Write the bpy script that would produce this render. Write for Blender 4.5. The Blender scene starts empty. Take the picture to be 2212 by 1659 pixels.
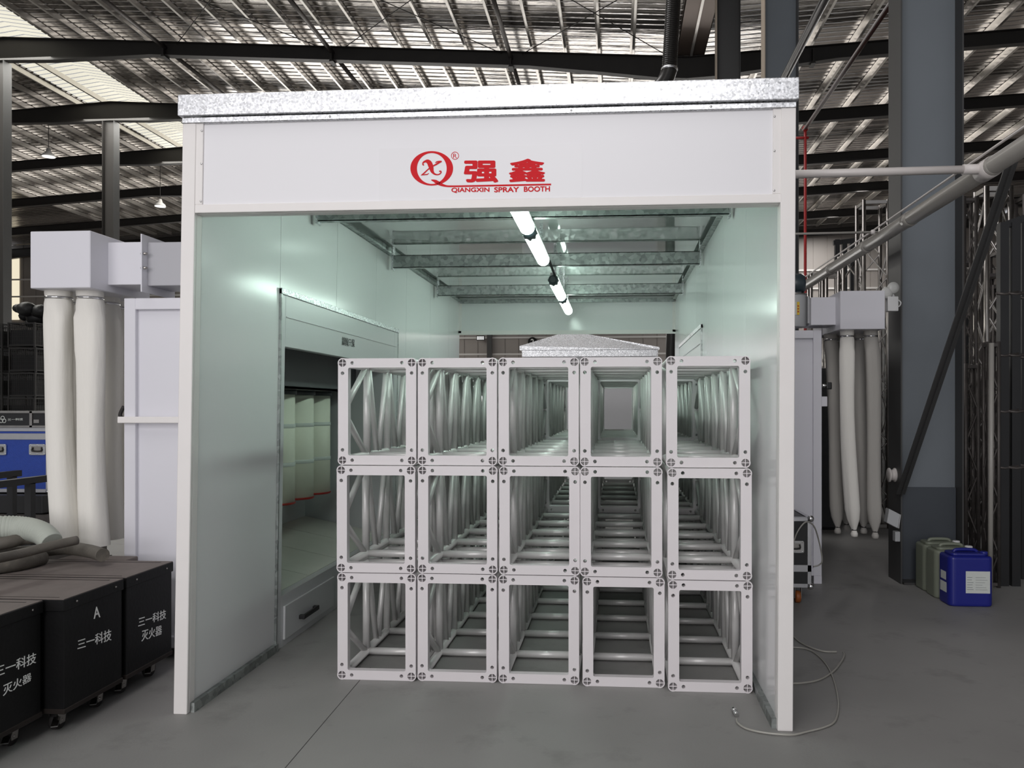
import bpy, bmesh, math, random
from mathutils import Vector, Matrix
random.seed(7)
S = bpy.context.scene
COL = S.collection
PI = math.pi

# ------------------------------------------------------------------ camera
F, CX, CY, EYE, YAW = 1700.0, 1211.0, 878.0, 1.6, math.radians(4.0)   # pixels of the 2212 x 1659 frame
cd = bpy.data.cameras.new('camera')
cam = bpy.data.objects.new('camera', cd)
COL.objects.link(cam)
cd.sensor_width = 36.0
cd.lens = F / 2212 * 36.0
cd.shift_x = -(CX - 1106) / 2212
cd.shift_y = (CY - 829.5) / 2212
cd.clip_start, cd.clip_end = 0.05, 200
cam.location = (0, 0, EYE)
cam.rotation_euler = (PI / 2, 0, YAW)
S.camera = cam

# ------------------------------------------------------------------ world, daylight, exposure
W = bpy.data.worlds.new('world')
S.world = W
W.use_nodes = True
bg = W.node_tree.nodes['Background']
bg.inputs[0].default_value = (0.93, 0.95, 1.0, 1)
bg.inputs[1].default_value = 0.42
S.view_settings.view_transform = 'Standard'
S.view_settings.look = 'None'
S.view_settings.exposure = 0.0
S.view_settings.gamma = 1.0
S.cycles.use_denoising = True
S.cycles.max_bounces = 7
S.cycles.caustics_reflective = False
S.cycles.caustics_refractive = False
S.cycles.sample_clamp_indirect = 6.0


def area(name, loc, rot, sx, sy, power, color):
    l = bpy.data.lights.new(name, 'AREA')
    l.shape = 'RECTANGLE'
    l.size, l.size_y, l.energy, l.color = sx, sy, power, color
    o = bpy.data.objects.new(name, l)
    o.location, o.rotation_euler = loc, rot
    COL.objects.link(o)
    return o


# daylight through the tall open doors of the hall behind the photographer
d = area('door_daylight', (-3.2, -6.5, 3.5), (math.radians(84), 0, math.radians(-9)), 9.0, 6.2, 215, (1.0, 0.965, 0.97))
d.data.spread = math.radians(110)
# lamp added for the roof-edge glare, and overhead fill added for the floor
area('roof_edge_glare_light', (-0.3, -6.5, 7.7), (math.radians(72), 0, 0), 2.4, 0.9, 190, (1.0, 0.98, 0.98))
area('overhead_fill_light', (-3.6, -2.0, 12.5), (0, 0, 0), 8.0, 7.0, 430, (1.0, 0.975, 0.96))
area('overhead_fill_light', (-1.5, 13.5, 13.2), (0, 0, 0), 5.0, 3.0, 350, (1.0, 0.975, 0.97))  # overhead fill added to light the second booth
# daylight through the ridge skylight, spread along the hall
area('skylight_daylight', (-21.8, 30.0, 14.2), (0, 0, 0), 3.0, 50.0, 4200, (1.0, 0.98, 0.92))
area('skylight_daylight', (14.0, 43.0, 13.6), (0, 0, 0), 1.2, 24.0, 2200, (1.0, 0.98, 0.95))  # unseen strip lamp over the other slope, where no skylight is built

# ------------------------------------------------------------------ pixel rays of the photograph -> points at real depths
_R = Vector((math.cos(YAW), math.sin(YAW), 0))
_FW = Vector((-math.sin(YAW), math.cos(YAW), 0))


def ray(px, py):
    return _R * ((px - CX) / F) + _FW + Vector((0, 0, -(py - CY) / F))


def on_y(px, py, y):
    d = ray(px, py)
    return Vector((0, 0, EYE)) + d * (y / d.y)


def on_x(px, py, x):
    d = ray(px, py)
    return Vector((0, 0, EYE)) + d * (x / d.x)


def on_z(px, py, z=0.0):
    d = ray(px, py)
    return Vector((0, 0, EYE)) + d * ((z - EYE) / d.z)


# ------------------------------------------------------------------ materials
def mat(name, col, rough=0.5, metal=0.0, var=0.0, scale=6.0, bump=0.0, bscale=40.0, spec=0.5, coat=0.0, emit=None, estr=0.0,
        dirt=None, dscale=3.0, damt=0.5, stretch=(1, 1, 1), alpha=1.0, trans=0.0, rvar=0.0):
    m = bpy.data.materials.new(name)
    m.use_nodes = True
    nt = m.node_tree
    N, L = nt.nodes, nt.links
    b = N['Principled BSDF']
    b.inputs['Base Color'].default_value = (*col, 1)
    b.inputs['Roughness'].default_value = rough
    b.inputs['Metallic'].default_value = metal
    b.inputs['Specular IOR Level'].default_value = spec
    b.inputs['Coat Weight'].default_value = coat
    b.inputs['Transmission Weight'].default_value = trans
    b.inputs['Alpha'].default_value = alpha
    if emit:
        b.inputs['Emission Color'].default_value = (*emit, 1)
        b.inputs['Emission Strength'].default_value = estr
    tc = N.new('ShaderNodeTexCoord')
    mp = N.new('ShaderNodeMapping')
    mp.inputs['Scale'].default_value = stretch
    L.new(tc.outputs['Object'], mp.inputs[0])
    out = None
    if var > 0:
        n = N.new('ShaderNodeTexNoise')
        n.inputs['Scale'].default_value = scale
        n.inputs['Detail'].default_value = 6
        L.new(mp.outputs[0], n.inputs['Vector'])
        mx = N.new('ShaderNodeMix')
        mx.data_type = 'RGBA'
        mx.inputs[6].default_value = (*[c * (1 - var) for c in col], 1)
        mx.inputs[7].default_value = (*[min(1, c * (1 + var)) for c in col], 1)
        L.new(n.outputs[0], mx.inputs[0])
        out = mx.outputs[2]
        L.new(out, b.inputs['Base Color'])
        if rvar > 0:
            mr = N.new('ShaderNodeMapRange')
            mr.inputs[3].default_value = rough - rvar
            mr.inputs[4].default_value = rough + rvar
            L.new(n.outputs[0], mr.inputs[0])
            L.new(mr.outputs[0], b.inputs['Roughness'])
    if dirt:
        n2 = N.new('ShaderNodeTexNoise')
        n2.inputs['Scale'].default_value = dscale
        n2.inputs['Detail'].default_value = 8
        n2.inputs['Roughness'].default_value = 0.65
        L.new(mp.outputs[0], n2.inputs['Vector'])
        rp = N.new('ShaderNodeValToRGB')
        rp.color_ramp.elements[0].position = 1 - damt
        rp.color_ramp.elements[1].position = min(1.0, 1 - damt + 0.25)
        L.new(n2.outputs[0], rp.inputs[0])
        m2 = N.new('ShaderNodeMix')
        m2.data_type = 'RGBA'
        if out:
            L.new(out, m2.inputs[6])
        else:
            m2.inputs[6].default_value = (*col, 1)
        m2.inputs[7].default_value = (*dirt, 1)
        L.new(rp.outputs[0], m2.inputs[0])
        L.new(m2.outputs[2], b.inputs['Base Color'])
    if bump > 0:
        n3 = N.new('ShaderNodeTexNoise')
        n3.inputs['Scale'].default_value = bscale
        n3.inputs['Detail'].default_value = 4
        L.new(mp.outputs[0], n3.inputs['Vector'])
        bp = N.new('ShaderNodeBump')
        bp.inputs['Strength'].default_value = bump
        bp.inputs['Distance'].default_value = 0.02
        L.new(n3.outputs[0], bp.inputs['Height'])
        L.new(bp.outputs[0], b.inputs['Normal'])
    return m


def spangle(name, col, rough, scale=55.0):
    """galvanised steel: crystalline patches of slightly different tone and gloss"""
    m = mat(name, col, rough, 1.0)
    nt = m.node_tree
    N, L = nt.nodes, nt.links
    b = N['Principled BSDF']
    tc = N['Texture Coordinate']
    v = N.new('ShaderNodeTexVoronoi')
    v.inputs['Scale'].default_value = scale
    v.inputs['Randomness'].default_value = 1.0
    L.new(tc.outputs['Object'], v.inputs['Vector'])
    sp = N.new('ShaderNodeSeparateColor')
    L.new(v.outputs['Color'], sp.inputs[0])
    mr = N.new('ShaderNodeMapRange')
    mr.inputs[3].default_value = max(0.05, rough - 0.1)
    mr.inputs[4].default_value = rough + 0.18
    L.new(sp.outputs[0], mr.inputs[0])
    L.new(mr.outputs[0], b.inputs['Roughness'])
    mx = N.new('ShaderNodeMix')
    mx.data_type = 'RGBA'
    mx.inputs[6].default_value = (*[c * 0.68 for c in col], 1)
    mx.inputs[7].default_value = (*[min(1, c * 1.2) for c in col], 1)
    L.new(sp.outputs[1], mx.inputs[0])
    L.new(mx.outputs[2], b.inputs['Base Color'])
    bp = N.new('ShaderNodeBump')
    bp.inputs['Strength'].default_value = 0.35
    bp.inputs['Distance'].default_value = 0.004
    L.new(sp.outputs[2], bp.inputs['Height'])
    L.new(bp.outputs[0], b.inputs['Normal'])
    return m


M = {}
M['panel'] = mat('white_panel', (0.79, 0.795, 0.80), 0.17, 0, 0.015, 1.5, 0.02, 2.0)
M['fascia'] = mat('fascia_white', (0.78, 0.775, 0.80), 0.4, 0, 0.015, 2.0)
M['trim'] = mat('cream_trim', (0.80, 0.775, 0.76), 0.42, 0, 0.03, 8, 0.02, 30)
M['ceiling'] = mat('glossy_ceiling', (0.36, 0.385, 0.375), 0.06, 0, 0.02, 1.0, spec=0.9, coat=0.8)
M['galv'] = spangle('galvanised_steel', (0.72, 0.73, 0.75), 0.33, 110.0)
M['galv_beam'] = spangle('galvanised_channel', (0.42, 0.45, 0.44), 0.38, 30)
M['truss'] = mat('pale_truss_paint', (0.72, 0.685, 0.70), 0.38, 0, 0.03, 5)
M['truss_tube'] = mat('satin_aluminium', (0.70, 0.69, 0.68), 0.36, 0.2, 0.16, 9, rvar=0.08)
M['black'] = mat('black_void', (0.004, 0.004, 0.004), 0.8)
M['dark_steel'] = mat('dark_rafter_paint', (0.035, 0.032, 0.03), 0.5, 0, 0.15, 2)
M['col_blue'] = mat('blue_grey_paint', (0.16, 0.18, 0.20), 0.5, 0, 0.1, 1.5, 0.03, 60)
M['col_dark'] = mat('dark_column_paint', (0.05, 0.05, 0.05), 0.5, 0, 0.15, 2)
M['col_lit'] = mat('lit_flange_cream', (0.42, 0.35, 0.28), 0.5, 0, 0.1, 2)  # light falling on the flanges, put into their colour
M['purlin'] = mat('galvanised_purlin', (0.80, 0.77, 0.73), 0.33, 0.9, 0.12, 3)
M['floor'] = mat('polished_concrete', (0.265, 0.26, 0.252), 0.56, 0, 0.2, 1.1, 0.05, 90, dirt=(0.165, 0.162, 0.155), dscale=2.6, damt=0.45)
M['floor_joint'] = mat('floor_joint', (0.05, 0.048, 0.045), 0.8)
M['cream_sky'] = mat('translucent_skylight', (0.8, 0.78, 0.66), 0.5, emit=(1.0, 0.955, 0.80), estr=0.74)
M['daylit'] = mat('daylit_window', (0.8, 0.78, 0.7), 0.4, emit=(1.0, 0.9, 0.68), estr=0.8)
M['cladding'] = mat('beige_cladding', (0.34, 0.31, 0.29), 0.55, 0, 0.06, 0.4)
M['white_paint'] = mat('white_rail', (0.7, 0.68, 0.66), 0.5)
M['housing'] = mat('lilac_white_enamel', (0.70, 0.695, 0.745), 0.32, 0, 0.015, 2)
M['grey_sheet'] = mat('grey_sheet', (0.46, 0.47, 0.48), 0.4, 0, 0.05, 2)
M['dark_sheet'] = mat('dark_grey_sheet', (0.085, 0.092, 0.098), 0.4, 0, 0.08, 2)
M['bag'] = mat('cotton_filter_cloth', (0.82, 0.80, 0.75), 0.9, 0, 0.05, 4, 0.25, 25, stretch=(1, 1, 0.15))
M['filter'] = mat('pleated_filter_paper', (0.86, 0.87, 0.74), 0.7, 0, 0.04, 4)
M['red'] = mat('red_rubber', (0.45, 0.02, 0.015), 0.5)
M['logo'] = mat('red_vinyl', (0.62, 0.013, 0.020), 0.5, 0, 0.05, 3, spec=0.12)
M['chrome'] = mat('bright_steel', (0.75, 0.75, 0.75), 0.18, 1.0)
M['steel'] = mat('worn_steel', (0.40, 0.38, 0.36), 0.32, 1.0, 0.3, 8, rvar=0.1)
M['rust'] = mat('rusty_dark_steel', (0.10, 0.09, 0.085), 0.5, 0.6, 0.5, 9)
M['blackpaint'] = mat('black_paint', (0.012, 0.012, 0.013), 0.45, 0, 0.3, 5)
M['chest'] = mat('black_plywood', (0.006, 0.006, 0.0065), 0.55, 0, 0.25, 6, 0.06, 50, spec=0.22, dirt=(0.028, 0.025, 0.022), dscale=7, damt=0.3)
M['chest_lid'] = mat('dusty_lid', (0.165, 0.14, 0.128), 0.85, 0, 0.2, 9, dirt=(0.12, 0.10, 0.09), dscale=5, damt=0.45)
M['chest_edge'] = mat('worn_lid_edge', (0.022, 0.017, 0.015), 0.6, 0, 0.3, 12, spec=0.25)
M['white_ink'] = mat('white_stencil_ink', (0.88, 0.88, 0.87), 0.6)
M['black_ink'] = mat('black_ink', (0.01, 0.012, 0.012), 0.6)
M['hose'] = mat('dirty_hose', (0.11, 0.10, 0.085), 0.7, 0, 0.45, 9, 0.3, 20, dirt=(0.22, 0.19, 0.15), dscale=6, damt=0.42)
M['wrap'] = mat('grey_green_wrap', (0.42, 0.45, 0.40), 0.7, 0, 0.12, 5, 0.2, 18)
M['blue_board'] = mat('blue_laminate', (0.018, 0.055, 0.32), 0.4, 0, 0.15, 30, 0.15, 120)
M['blue_plastic'] = mat('blue_hdpe', (0.012, 0.017, 0.21), 0.38, 0, 0.08, 3)
M['green_plastic'] = mat('cloudy_green_hdpe', (0.20, 0.22, 0.17), 0.45, 0, 0.2, 3)
M['paper'] = mat('label_paper', (0.62, 0.65, 0.62), 0.7, 0, 0.05, 20, dirt=(0.45, 0.45, 0.35), dscale=14, damt=0.35)
M['yellow'] = mat('yellow_sticker', (0.75, 0.52, 0.03), 0.5)
M['alu'] = mat('aluminium_edge', (0.62, 0.62, 0.64), 0.32, 0.9, 0.08, 20)
M['duct'] = mat('dark_spiral_duct', (0.03, 0.028, 0.026), 0.35, 0.2, 0.2, 4)
M['pipe_grey'] = mat('grey_pvc', (0.34, 0.325, 0.30), 0.3, 0.0, 0.06, 3)
M['pipe_white'] = mat('white_pvc', (0.66, 0.62, 0.60), 0.4)
M['pipe_red'] = mat('red_sprinkler_pipe', (0.40, 0.022, 0.022), 0.45)
M['pipe_rust'] = mat('brown_sprinkler_pipe', (0.07, 0.028, 0.022), 0.45)
M['motor'] = mat('dark_teal_motor', (0.035, 0.05, 0.06), 0.35, 0, 0.1, 6)
M['orange'] = mat('orange_wheel', (0.32, 0.09, 0.02), 0.5)
M['rubber'] = mat('dark_rubber', (0.02, 0.018, 0.017), 0.7)
M['hose_clear'] = mat('clear_tube', (0.34, 0.33, 0.30), 0.25)
M['white_plastic'] = mat('white_plastic', (0.72, 0.72, 0.72), 0.35)
M['lens'] = mat('frosted_lens', (0.62, 0.62, 0.60), 0.25)
M['lamp'] = mat('lit_tube', (0.9, 1.0, 0.95), 0.4, emit=(0.78, 1.0, 0.885), estr=17.0)
M['led'] = mat('lit_led', (1, 1, 1), 0.4, emit=(1, 1, 0.98), estr=1.3)
M['mesh'] = mat('dark_mesh_steel', (0.035, 0.033, 0.032), 0.45, 0.4, 0.3, 6)
M['tarp'] = mat('black_tarp', (0.008, 0.008, 0.009), 0.5, 0, 0.3, 4, 0.4, 12)


def roof_material():
    m = mat('roof_sheet', (0.50, 0.475, 0.45), 0.2, 1.0)
    N, L = m.node_tree.nodes, m.node_tree.links
    b = N['Principled BSDF']
    tc = N['Texture Coordinate']
    mp = N.new('ShaderNodeMapping')
    mp.inputs['Scale'].default_value = (0.35, 1.6, 1)
    L.new(tc.outputs['Object'], mp.inputs[0])
    n = N.new('ShaderNodeTexNoise')
    n.inputs['Scale'].default_value = 1.0
    n.inputs['Detail'].default_value = 5
    L.new(mp.outputs[0], n.inputs['Vector'])
    bp = N.new('ShaderNodeBump')
    bp.inputs['Strength'].default_value = 1.0
    bp.inputs['Distance'].default_value = 0.05
    L.new(n.outputs[0], bp.inputs['Height'])
    L.new(bp.outputs[0], b.inputs['Normal'])
    return m


M['roof'] = roof_material()
M['streak_glow'] = mat('roof_streak_glow', (0.8, 0.8, 0.8), 0.5, emit=(1.0, 0.97, 0.93), estr=2.8)  # glow of the hidden panels added to streak the roof


# ------------------------------------------------------------------ mesh helpers
class MB:
    def __init__(self):
        self.v, self.f, self.s = [], [], []

    def add(self, vs, fs, smooth=False):
        o = len(self.v)
        self.v += [Vector(p) for p in vs]
        for f in fs:
            self.f.append([i + o for i in f])
            self.s.append(smooth)
        return self

    def box(self, x0, x1, y0, y1, z0, z1):
        x0, x1 = min(x0, x1), max(x0, x1)
        y0, y1 = min(y0, y1), max(y0, y1)
        z0, z1 = min(z0, z1), max(z0, z1)
        return self.add([(x0, y0, z0), (x1, y0, z0), (x1, y1, z0), (x0, y1, z0), (x0, y0, z1), (x1, y0, z1), (x1, y1, z1), (x0, y1, z1)],
                        [(0, 3, 2, 1), (4, 5, 6, 7), (0, 1, 5, 4), (1, 2, 6, 5), (2, 3, 7, 6), (3, 0, 4, 7)])

    def bar(self, a, b, w, h, up=(0, 0, 1)):
        """rectangular bar from a to b, w across, h along up"""
        a, b = Vector(a), Vector(b)
        d = (b - a).normalized()
        sx = d.cross(Vector(up))
        if sx.length < 1e-6:
            sx = Vector((1, 0, 0))
        sx.normalize()
        uz = sx.cross(d).normalized()
        p = []
        for q in (a, b):
            for i, j in ((-1, -1), (1, -1), (1, 1), (-1, 1)):
                p.append(q + sx * (w / 2 * i) + uz * (h / 2 * j))
        return self.add(p, [(3, 2, 1, 0), (4, 5, 6, 7), (0, 1, 5, 4), (1, 2, 6, 5), (2, 3, 7, 6), (3, 0, 4, 7)])

    def tube(self, pts, r, n=10, caps=True):
        """round tube along a list of points; r is a number or one per point"""
        pts = [Vector(p) for p in pts]
        k = len(pts)
        rs = r if isinstance(r, (list, tuple)) else [r] * k
        d0 = (pts[1] - pts[0]).normalized()
        ref = Vector((0, 0, 1)) if abs(d0.z) < 0.9 else Vector((1, 0, 0))
        sx = d0.cross(ref).normalized()
        vs, o = [], []
        for i in range(k):
            d = (pts[min(i + 1, k - 1)] - pts[max(i - 1, 0)]).normalized()
            sx = (sx - d * sx.dot(d)).normalized()
            sy = d.cross(sx)
            for j in range(n):
                a = 2 * PI * j / n
                vs.append(pts[i] + (sx * math.cos(a) + sy * math.sin(a)) * rs[i])
        fs = []
        for i in range(k - 1):
            for j in range(n):
                fs.append((i * n + j, i * n + (j + 1) % n, (i + 1) * n + (j + 1) % n, (i + 1) * n + j))
        self.add(vs, fs, True)
        if caps:
            o = len(self.v) - k * n
            self.f.append([o + j for j in reversed(range(n))])
            self.s.append(False)
            self.f.append([o + (k - 1) * n + j for j in range(n)])
            self.s.append(False)
        return self

    def lathe(self, c, prof, n=20, axis='z', sx=1.0, sy=1.0):
        """revolve (radius, height) pairs about an axis through c"""
        c = Vector(c)
        vs = []
        for r, h in prof:
            for j in range(n):
                a = 2 * PI * j / n
                u, w = r * math.cos(a) * sx, r * math.sin(a) * sy
                p = {'z': (u, w, h), 'y': (u, h, w), 'x': (h, u, w)}[axis]
                vs.append(c + Vector(p))
        fs = []
        for i in range(len(prof) - 1):
            for j in range(n):
                fs.append((i * n + j, i * n + (j + 1) % n, (i + 1) * n + (j + 1) % n, (i + 1) * n + j))
        self.add(vs, fs, True)
        o = len(self.v) - len(vs)
        for i, fl in ((0, True), (len(prof) - 1, False)):
            if prof[i][0] > 1e-5:
                f = [o + i * n + j for j in range(n)]
                self.f.append(f[::-1] if fl else f)
                self.s.append(False)
        return self

    def prism(self, poly, plane, a, b):
        """polygon in a coordinate plane ('xz', 'yz', 'xy') extruded along the third axis from a to b"""
        def P(u, w, t):
            return {'xz': (u, t, w), 'yz': (t, u, w), 'xy': (u, w, t)}[plane]
        n = len(poly)
        vs = [P(u, w, a) for u, w in poly] + [P(u, w, b) for u, w in poly]
        fs = [tuple(reversed(range(n))), tuple(range(n, 2 * n))]
        fs += [(i, (i + 1) % n, n + (i + 1) % n, n + i) for i in range(n)]
        return self.add(vs, fs)

    def sphere(self, c, r, n=12, sz=1.0):
        k = 6
        prof = [(r * math.sin(PI * i / k) + 1e-6, -r * sz * math.cos(PI * i / k)) for i in range(k + 1)]
        return self.lathe(c, prof, n)

    def build(self, name, material, parent=None, bevel=0.0, seg=2, fn=None):
        org = Vector(parent['_o']) if parent is not None and '_o' in parent.keys() else Vector((0, 0, 0))
        bm = bmesh.new()
        vs = [bm.verts.new((fn(p) if fn else p) - org) for p in self.v]
        bm.verts.index_update()
        for f, s in zip(self.f, self.s):
            try:
                q = bm.faces.new([vs[i] for i in f])
                q.smooth = s
            except ValueError:
                pass
        bmesh.ops.recalc_face_normals(bm, faces=bm.faces[:])
        if bevel > 0:
            ed = [e for e in bm.edges if len(e.link_faces) == 2 and e.calc_face_angle(0) > 0.5]
            bmesh.ops.bevel(bm, geom=ed, offset=bevel, segments=seg, affect='EDGES', profile=0.6)
        me = bpy.data.meshes.new(name)
        bm.to_mesh(me)
        bm.free()
        return link(name, me, material, parent)


def link(name, me, material, parent=None):
    me.materials.clear()
    me.materials.append(M[material] if isinstance(material, str) else material)
    o = bpy.data.objects.new(name, me)
    COL.objects.link(o)
    if parent is not None:
        o.parent = parent
        if '_o' in parent.keys():
            o['_o'] = tuple(parent['_o'])
    return o


def tag(o, label, cat, group=None):
    o['label'], o['category'] = label, cat
    if group:
        o['group'] = group
    return o


def thing(name, label, cat, loc, group=None):
    o = bpy.data.objects.new(name, None)
    o.empty_display_size = 0.1
    o.location = loc
    o['_o'] = tuple(loc)
    COL.objects.link(o)
    return tag(o, label, cat, group)


def struct(o):
    o['kind'] = 'structure'
    return o


def dup(root, loc=None, label=None, group=None, skip=()):
    """a copy of a thing together with copies of its parts and their sub-parts"""
    r = root.copy()
    COL.objects.link(r)
    if loc is not None:
        r.location = loc
    if label:
        r['label'] = label
    if group:
        r['group'] = group
    for c in root.children:
        if c.name.split('.')[0] in skip:
            continue
        k = c.copy()
        k.parent = r
        COL.objects.link(k)
        for g in c.children:
            if g.name.split('.')[0] in skip:
                continue
            q = g.copy()
            q.parent = k
            COL.objects.link(q)
    return r


def plate(name, outer, holes, depth, material, parent, mapf):
    """flat plate with holes; outer and holes are 2-D outlines, mapf turns (u, v, t) into a point, t in 0..depth"""
    cu = bpy.data.curves.new(name, 'CURVE')
    cu.dimensions, cu.fill_mode, cu.extrude = '2D', 'BOTH', depth / 2
    for pts in [outer] + list(holes):
        s = cu.splines.new('POLY')
        s.points.add(len(pts) - 1)
        s.use_cyclic_u = True
        for q, p in zip(s.points, pts):
            q.co = (p[0], p[1], 0, 1)
    ob = bpy.data.objects.new(name, cu)
    me = bpy.data.meshes.new_from_object(ob)
    bpy.data.objects.remove(ob)
    bpy.data.curves.remove(cu)
    me.name = name
    org = Vector(parent['_o']) if parent is not None and '_o' in parent.keys() else Vector((0, 0, 0))
    for v in me.vertices:
        v.co = Vector(mapf(v.co.x, v.co.y, v.co.z + depth / 2)) - org
    bm = bmesh.new()
    bm.from_mesh(me)
    bmesh.ops.remove_doubles(bm, verts=bm.verts[:], dist=1e-5)
    bmesh.ops.recalc_face_normals(bm, faces=bm.faces[:])
    for f in bm.faces:
        f.smooth = False
    bm.to_mesh(me)
    bm.free()
    return link(name, me, material, parent)


def circ(cx, cy, rx, ry=None, n=20):
    ry = rx if ry is None else ry
    return [(cx + rx * math.cos(2 * PI * i / n), cy + ry * math.sin(2 * PI * i / n)) for i in range(n)]


def rrect(x0, x1, y0, y1, r, n=4):
    p = []
    for cx, cy, a0 in ((x1 - r, y1 - r, 0), (x0 + r, y1 - r, 90), (x0 + r, y0 + r, 180), (x1 - r, y0 + r, 270)):
        for i in range(n + 1):
            a = math.radians(a0 + 90 * i / n)
            p.append((cx + r * math.cos(a), cy + r * math.sin(a)))
    return p


def writing(name, body, bl, br, tr, tl, material, parent, bold=0.0, lift=0.0015):
    """lettering stretched over a quad given by its corners, standing lift off the surface; bold thickens the strokes"""
    cu = bpy.data.curves.new(name, 'FONT')
    cu.body, cu.extrude = body, 0.01
    ob = bpy.data.objects.new(name, cu)
    me = bpy.data.meshes.new_from_object(ob)
    bpy.data.objects.remove(ob)
    bpy.data.curves.remove(cu)
    bl, br, tr, tl = map(Vector, (bl, br, tr, tl))
    nrm = (br - bl).cross(tl - bl).normalized()
    org = Vector(parent['_o']) if '_o' in parent.keys() else Vector((0, 0, 0))
    shifts = [(0, 0)] if bold <= 0 else [(bold * math.cos(PI * k / 4), bold * math.sin(PI * k / 4)) for k in range(8)] + [(0, 0)]
    P = [v.co.copy() for v in me.vertices]
    polys = [list(p.vertices) for p in me.polygons]
    vs, fs = [], []
    for k, (sx, sy) in enumerate(shifts):
        o = len(vs)
        vs += [(p.x + sx, p.y + sy, p.z + 0.002 * k) for p in P]
        fs += [[i + o for i in q] for q in polys]
    x0, x1, y0, y1 = min(p[0] for p in vs), max(p[0] for p in vs), min(p[1] for p in vs), max(p[1] for p in vs)
    out = []
    for x, y, z in vs:
        u, w = (x - x0) / (x1 - x0), (y - y0) / (y1 - y0)
        p = (bl * (1 - u) + br * u) * (1 - w) + (tl * (1 - u) + tr * u) * w
        out.append(p + nrm * (lift + z * 0.05) - org)
    bpy.data.meshes.remove(me)
    me = bpy.data.meshes.new(name)
    me.from_pydata(out, [], fs)
    return link(name, me, material, parent)


def ribbon(mb, pts, ws, mapf, lift):
    """flat brush stroke of varying width in 2-D, mapped to the surface"""
    k = len(pts)
    L_, R_ = [], []
    for i in range(k):
        a, b = Vector(pts[max(i - 1, 0)]), Vector(pts[min(i + 1, k - 1)])
        d = (b - a).normalized()
        n = Vector((-d.y, d.x))
        L_.append(Vector(pts[i]) + n * ws[i] / 2)
        R_.append(Vector(pts[i]) - n * ws[i] / 2)
    vs = []
    for t in (lift, lift + 0.0008):
        vs += [mapf(p.x, p.y, t) for p in L_] + [mapf(p.x, p.y, t) for p in R_]
    fs = []
    for i in range(k - 1):
        fs.append((i, i + 1, k + i + 1, k + i))
        fs.append((2 * k + i, 2 * k + i + 1, 3 * k + i + 1, 3 * k + i))
    mb.add(vs, fs)


def smooth_pts(pts, sub=6):
    """Catmull-Rom through points (2-D or 3-D)"""
    P = [Vector(p) for p in pts]
    out = []
    for i in range(len(P) - 1):
        p0, p1, p2, p3 = P[max(i - 1, 0)], P[i], P[i + 1], P[min(i + 2, len(P) - 1)]
        for j in range(sub):
            t = j / sub
            out.append(0.5 * ((2 * p1) + (p2 - p0) * t + (2 * p0 - 5 * p1 + 4 * p2 - p3) * t * t + (3 * p1 - p0 - 3 * p2 + p3) * t ** 3))
    out.append(P[-1])
    return out

# ------------------------------------------------------------------ the hall: floor, roof, walls
FAR, LEFT, RIGHT, NEAR = 57.0, -46.0, 27.0, -12.0
struct(MB().box(LEFT, RIGHT, NEAR, FAR, -0.2, 0).build('floor', 'floor'))


def beam_top(x):
    if x < -22:
        return 14.92 + 0.06 * (x + 22)
    if x < 2.4:
        return 13.46 + 0.0598 * (2.4 - x)
    return 13.46 + 0.053 * (x - 2.4)


def sheet_z(x):
    return beam_top(x) + 0.40


XS = [LEFT, -40, -34, -28, -23.7, -20.85, -16, -12, -8, -4, 0, 2.4, 6, 10, 14, 18, 22, RIGHT]
r = MB()
ys = []                                         # ribbed profile across the sheet, ribs run down the slope
y = 18.0
while y < FAR - 0.34:
    ys += [(y, 0.0), (y + 0.235, 0.0), (y + 0.26, 0.075), (y + 0.305, 0.075)]
    y += 0.33
ys.append((FAR, 0.0))
ys = [(NEAR, 0.0)] + ys
for a, b in zip(XS[:-1], XS[1:]):
    if a == -23.7:
        continue                                # the ridge skylight fills this gap
    vs, fs = [], []
    for yy, dz in ys:
        vs += [(a, yy, sheet_z(a) + dz), (b, yy, sheet_z(b) + dz)]
    for i in range(len(ys) - 1):
        fs.append((2 * i, 2 * i + 1, 2 * i + 3, 2 * i + 2))
    r.add(vs, fs)
struct(r.build('ceiling', 'roof'))

# walls with ribbed cladding
w = MB()
x = LEFT
while x < RIGHT:
    w.box(x, min(x + 0.93, RIGHT), FAR, FAR + 0.08, 1.2, 15.0)
    w.box(x, min(x + 1.0, RIGHT), FAR + 0.04, FAR + 0.12, 1.2, 15.0)
    x += 1.0
w.box(LEFT, RIGHT, FAR, FAR + 0.2, 0, 1.2)
struct(w.build('wall_back', 'cladding'))
struct(MB().box(LEFT - 0.2, LEFT, NEAR, FAR, 0, 13.4).build('wall_left', 'cladding'))
struct(MB().box(RIGHT, RIGHT + 0.2, NEAR, FAR, 0, 15).build('wall_right', 'cladding'))
for i, z in enumerate((5.35, 6.55, 9.9, 11.2)):
    struct(MB().box(LEFT, RIGHT, FAR - 0.12, FAR, z, z + 0.12).build('trim_%d' % (i + 1), 'white_paint'))
wl = MB()
p = on_y(16, 690, FAR - 0.3)
q = on_y(36, 545, FAR - 0.3)
struct(MB().box(p.x, q.x, FAR - 0.06, FAR - 0.02, p.z, q.z).build('window_1', 'daylit'))

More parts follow.
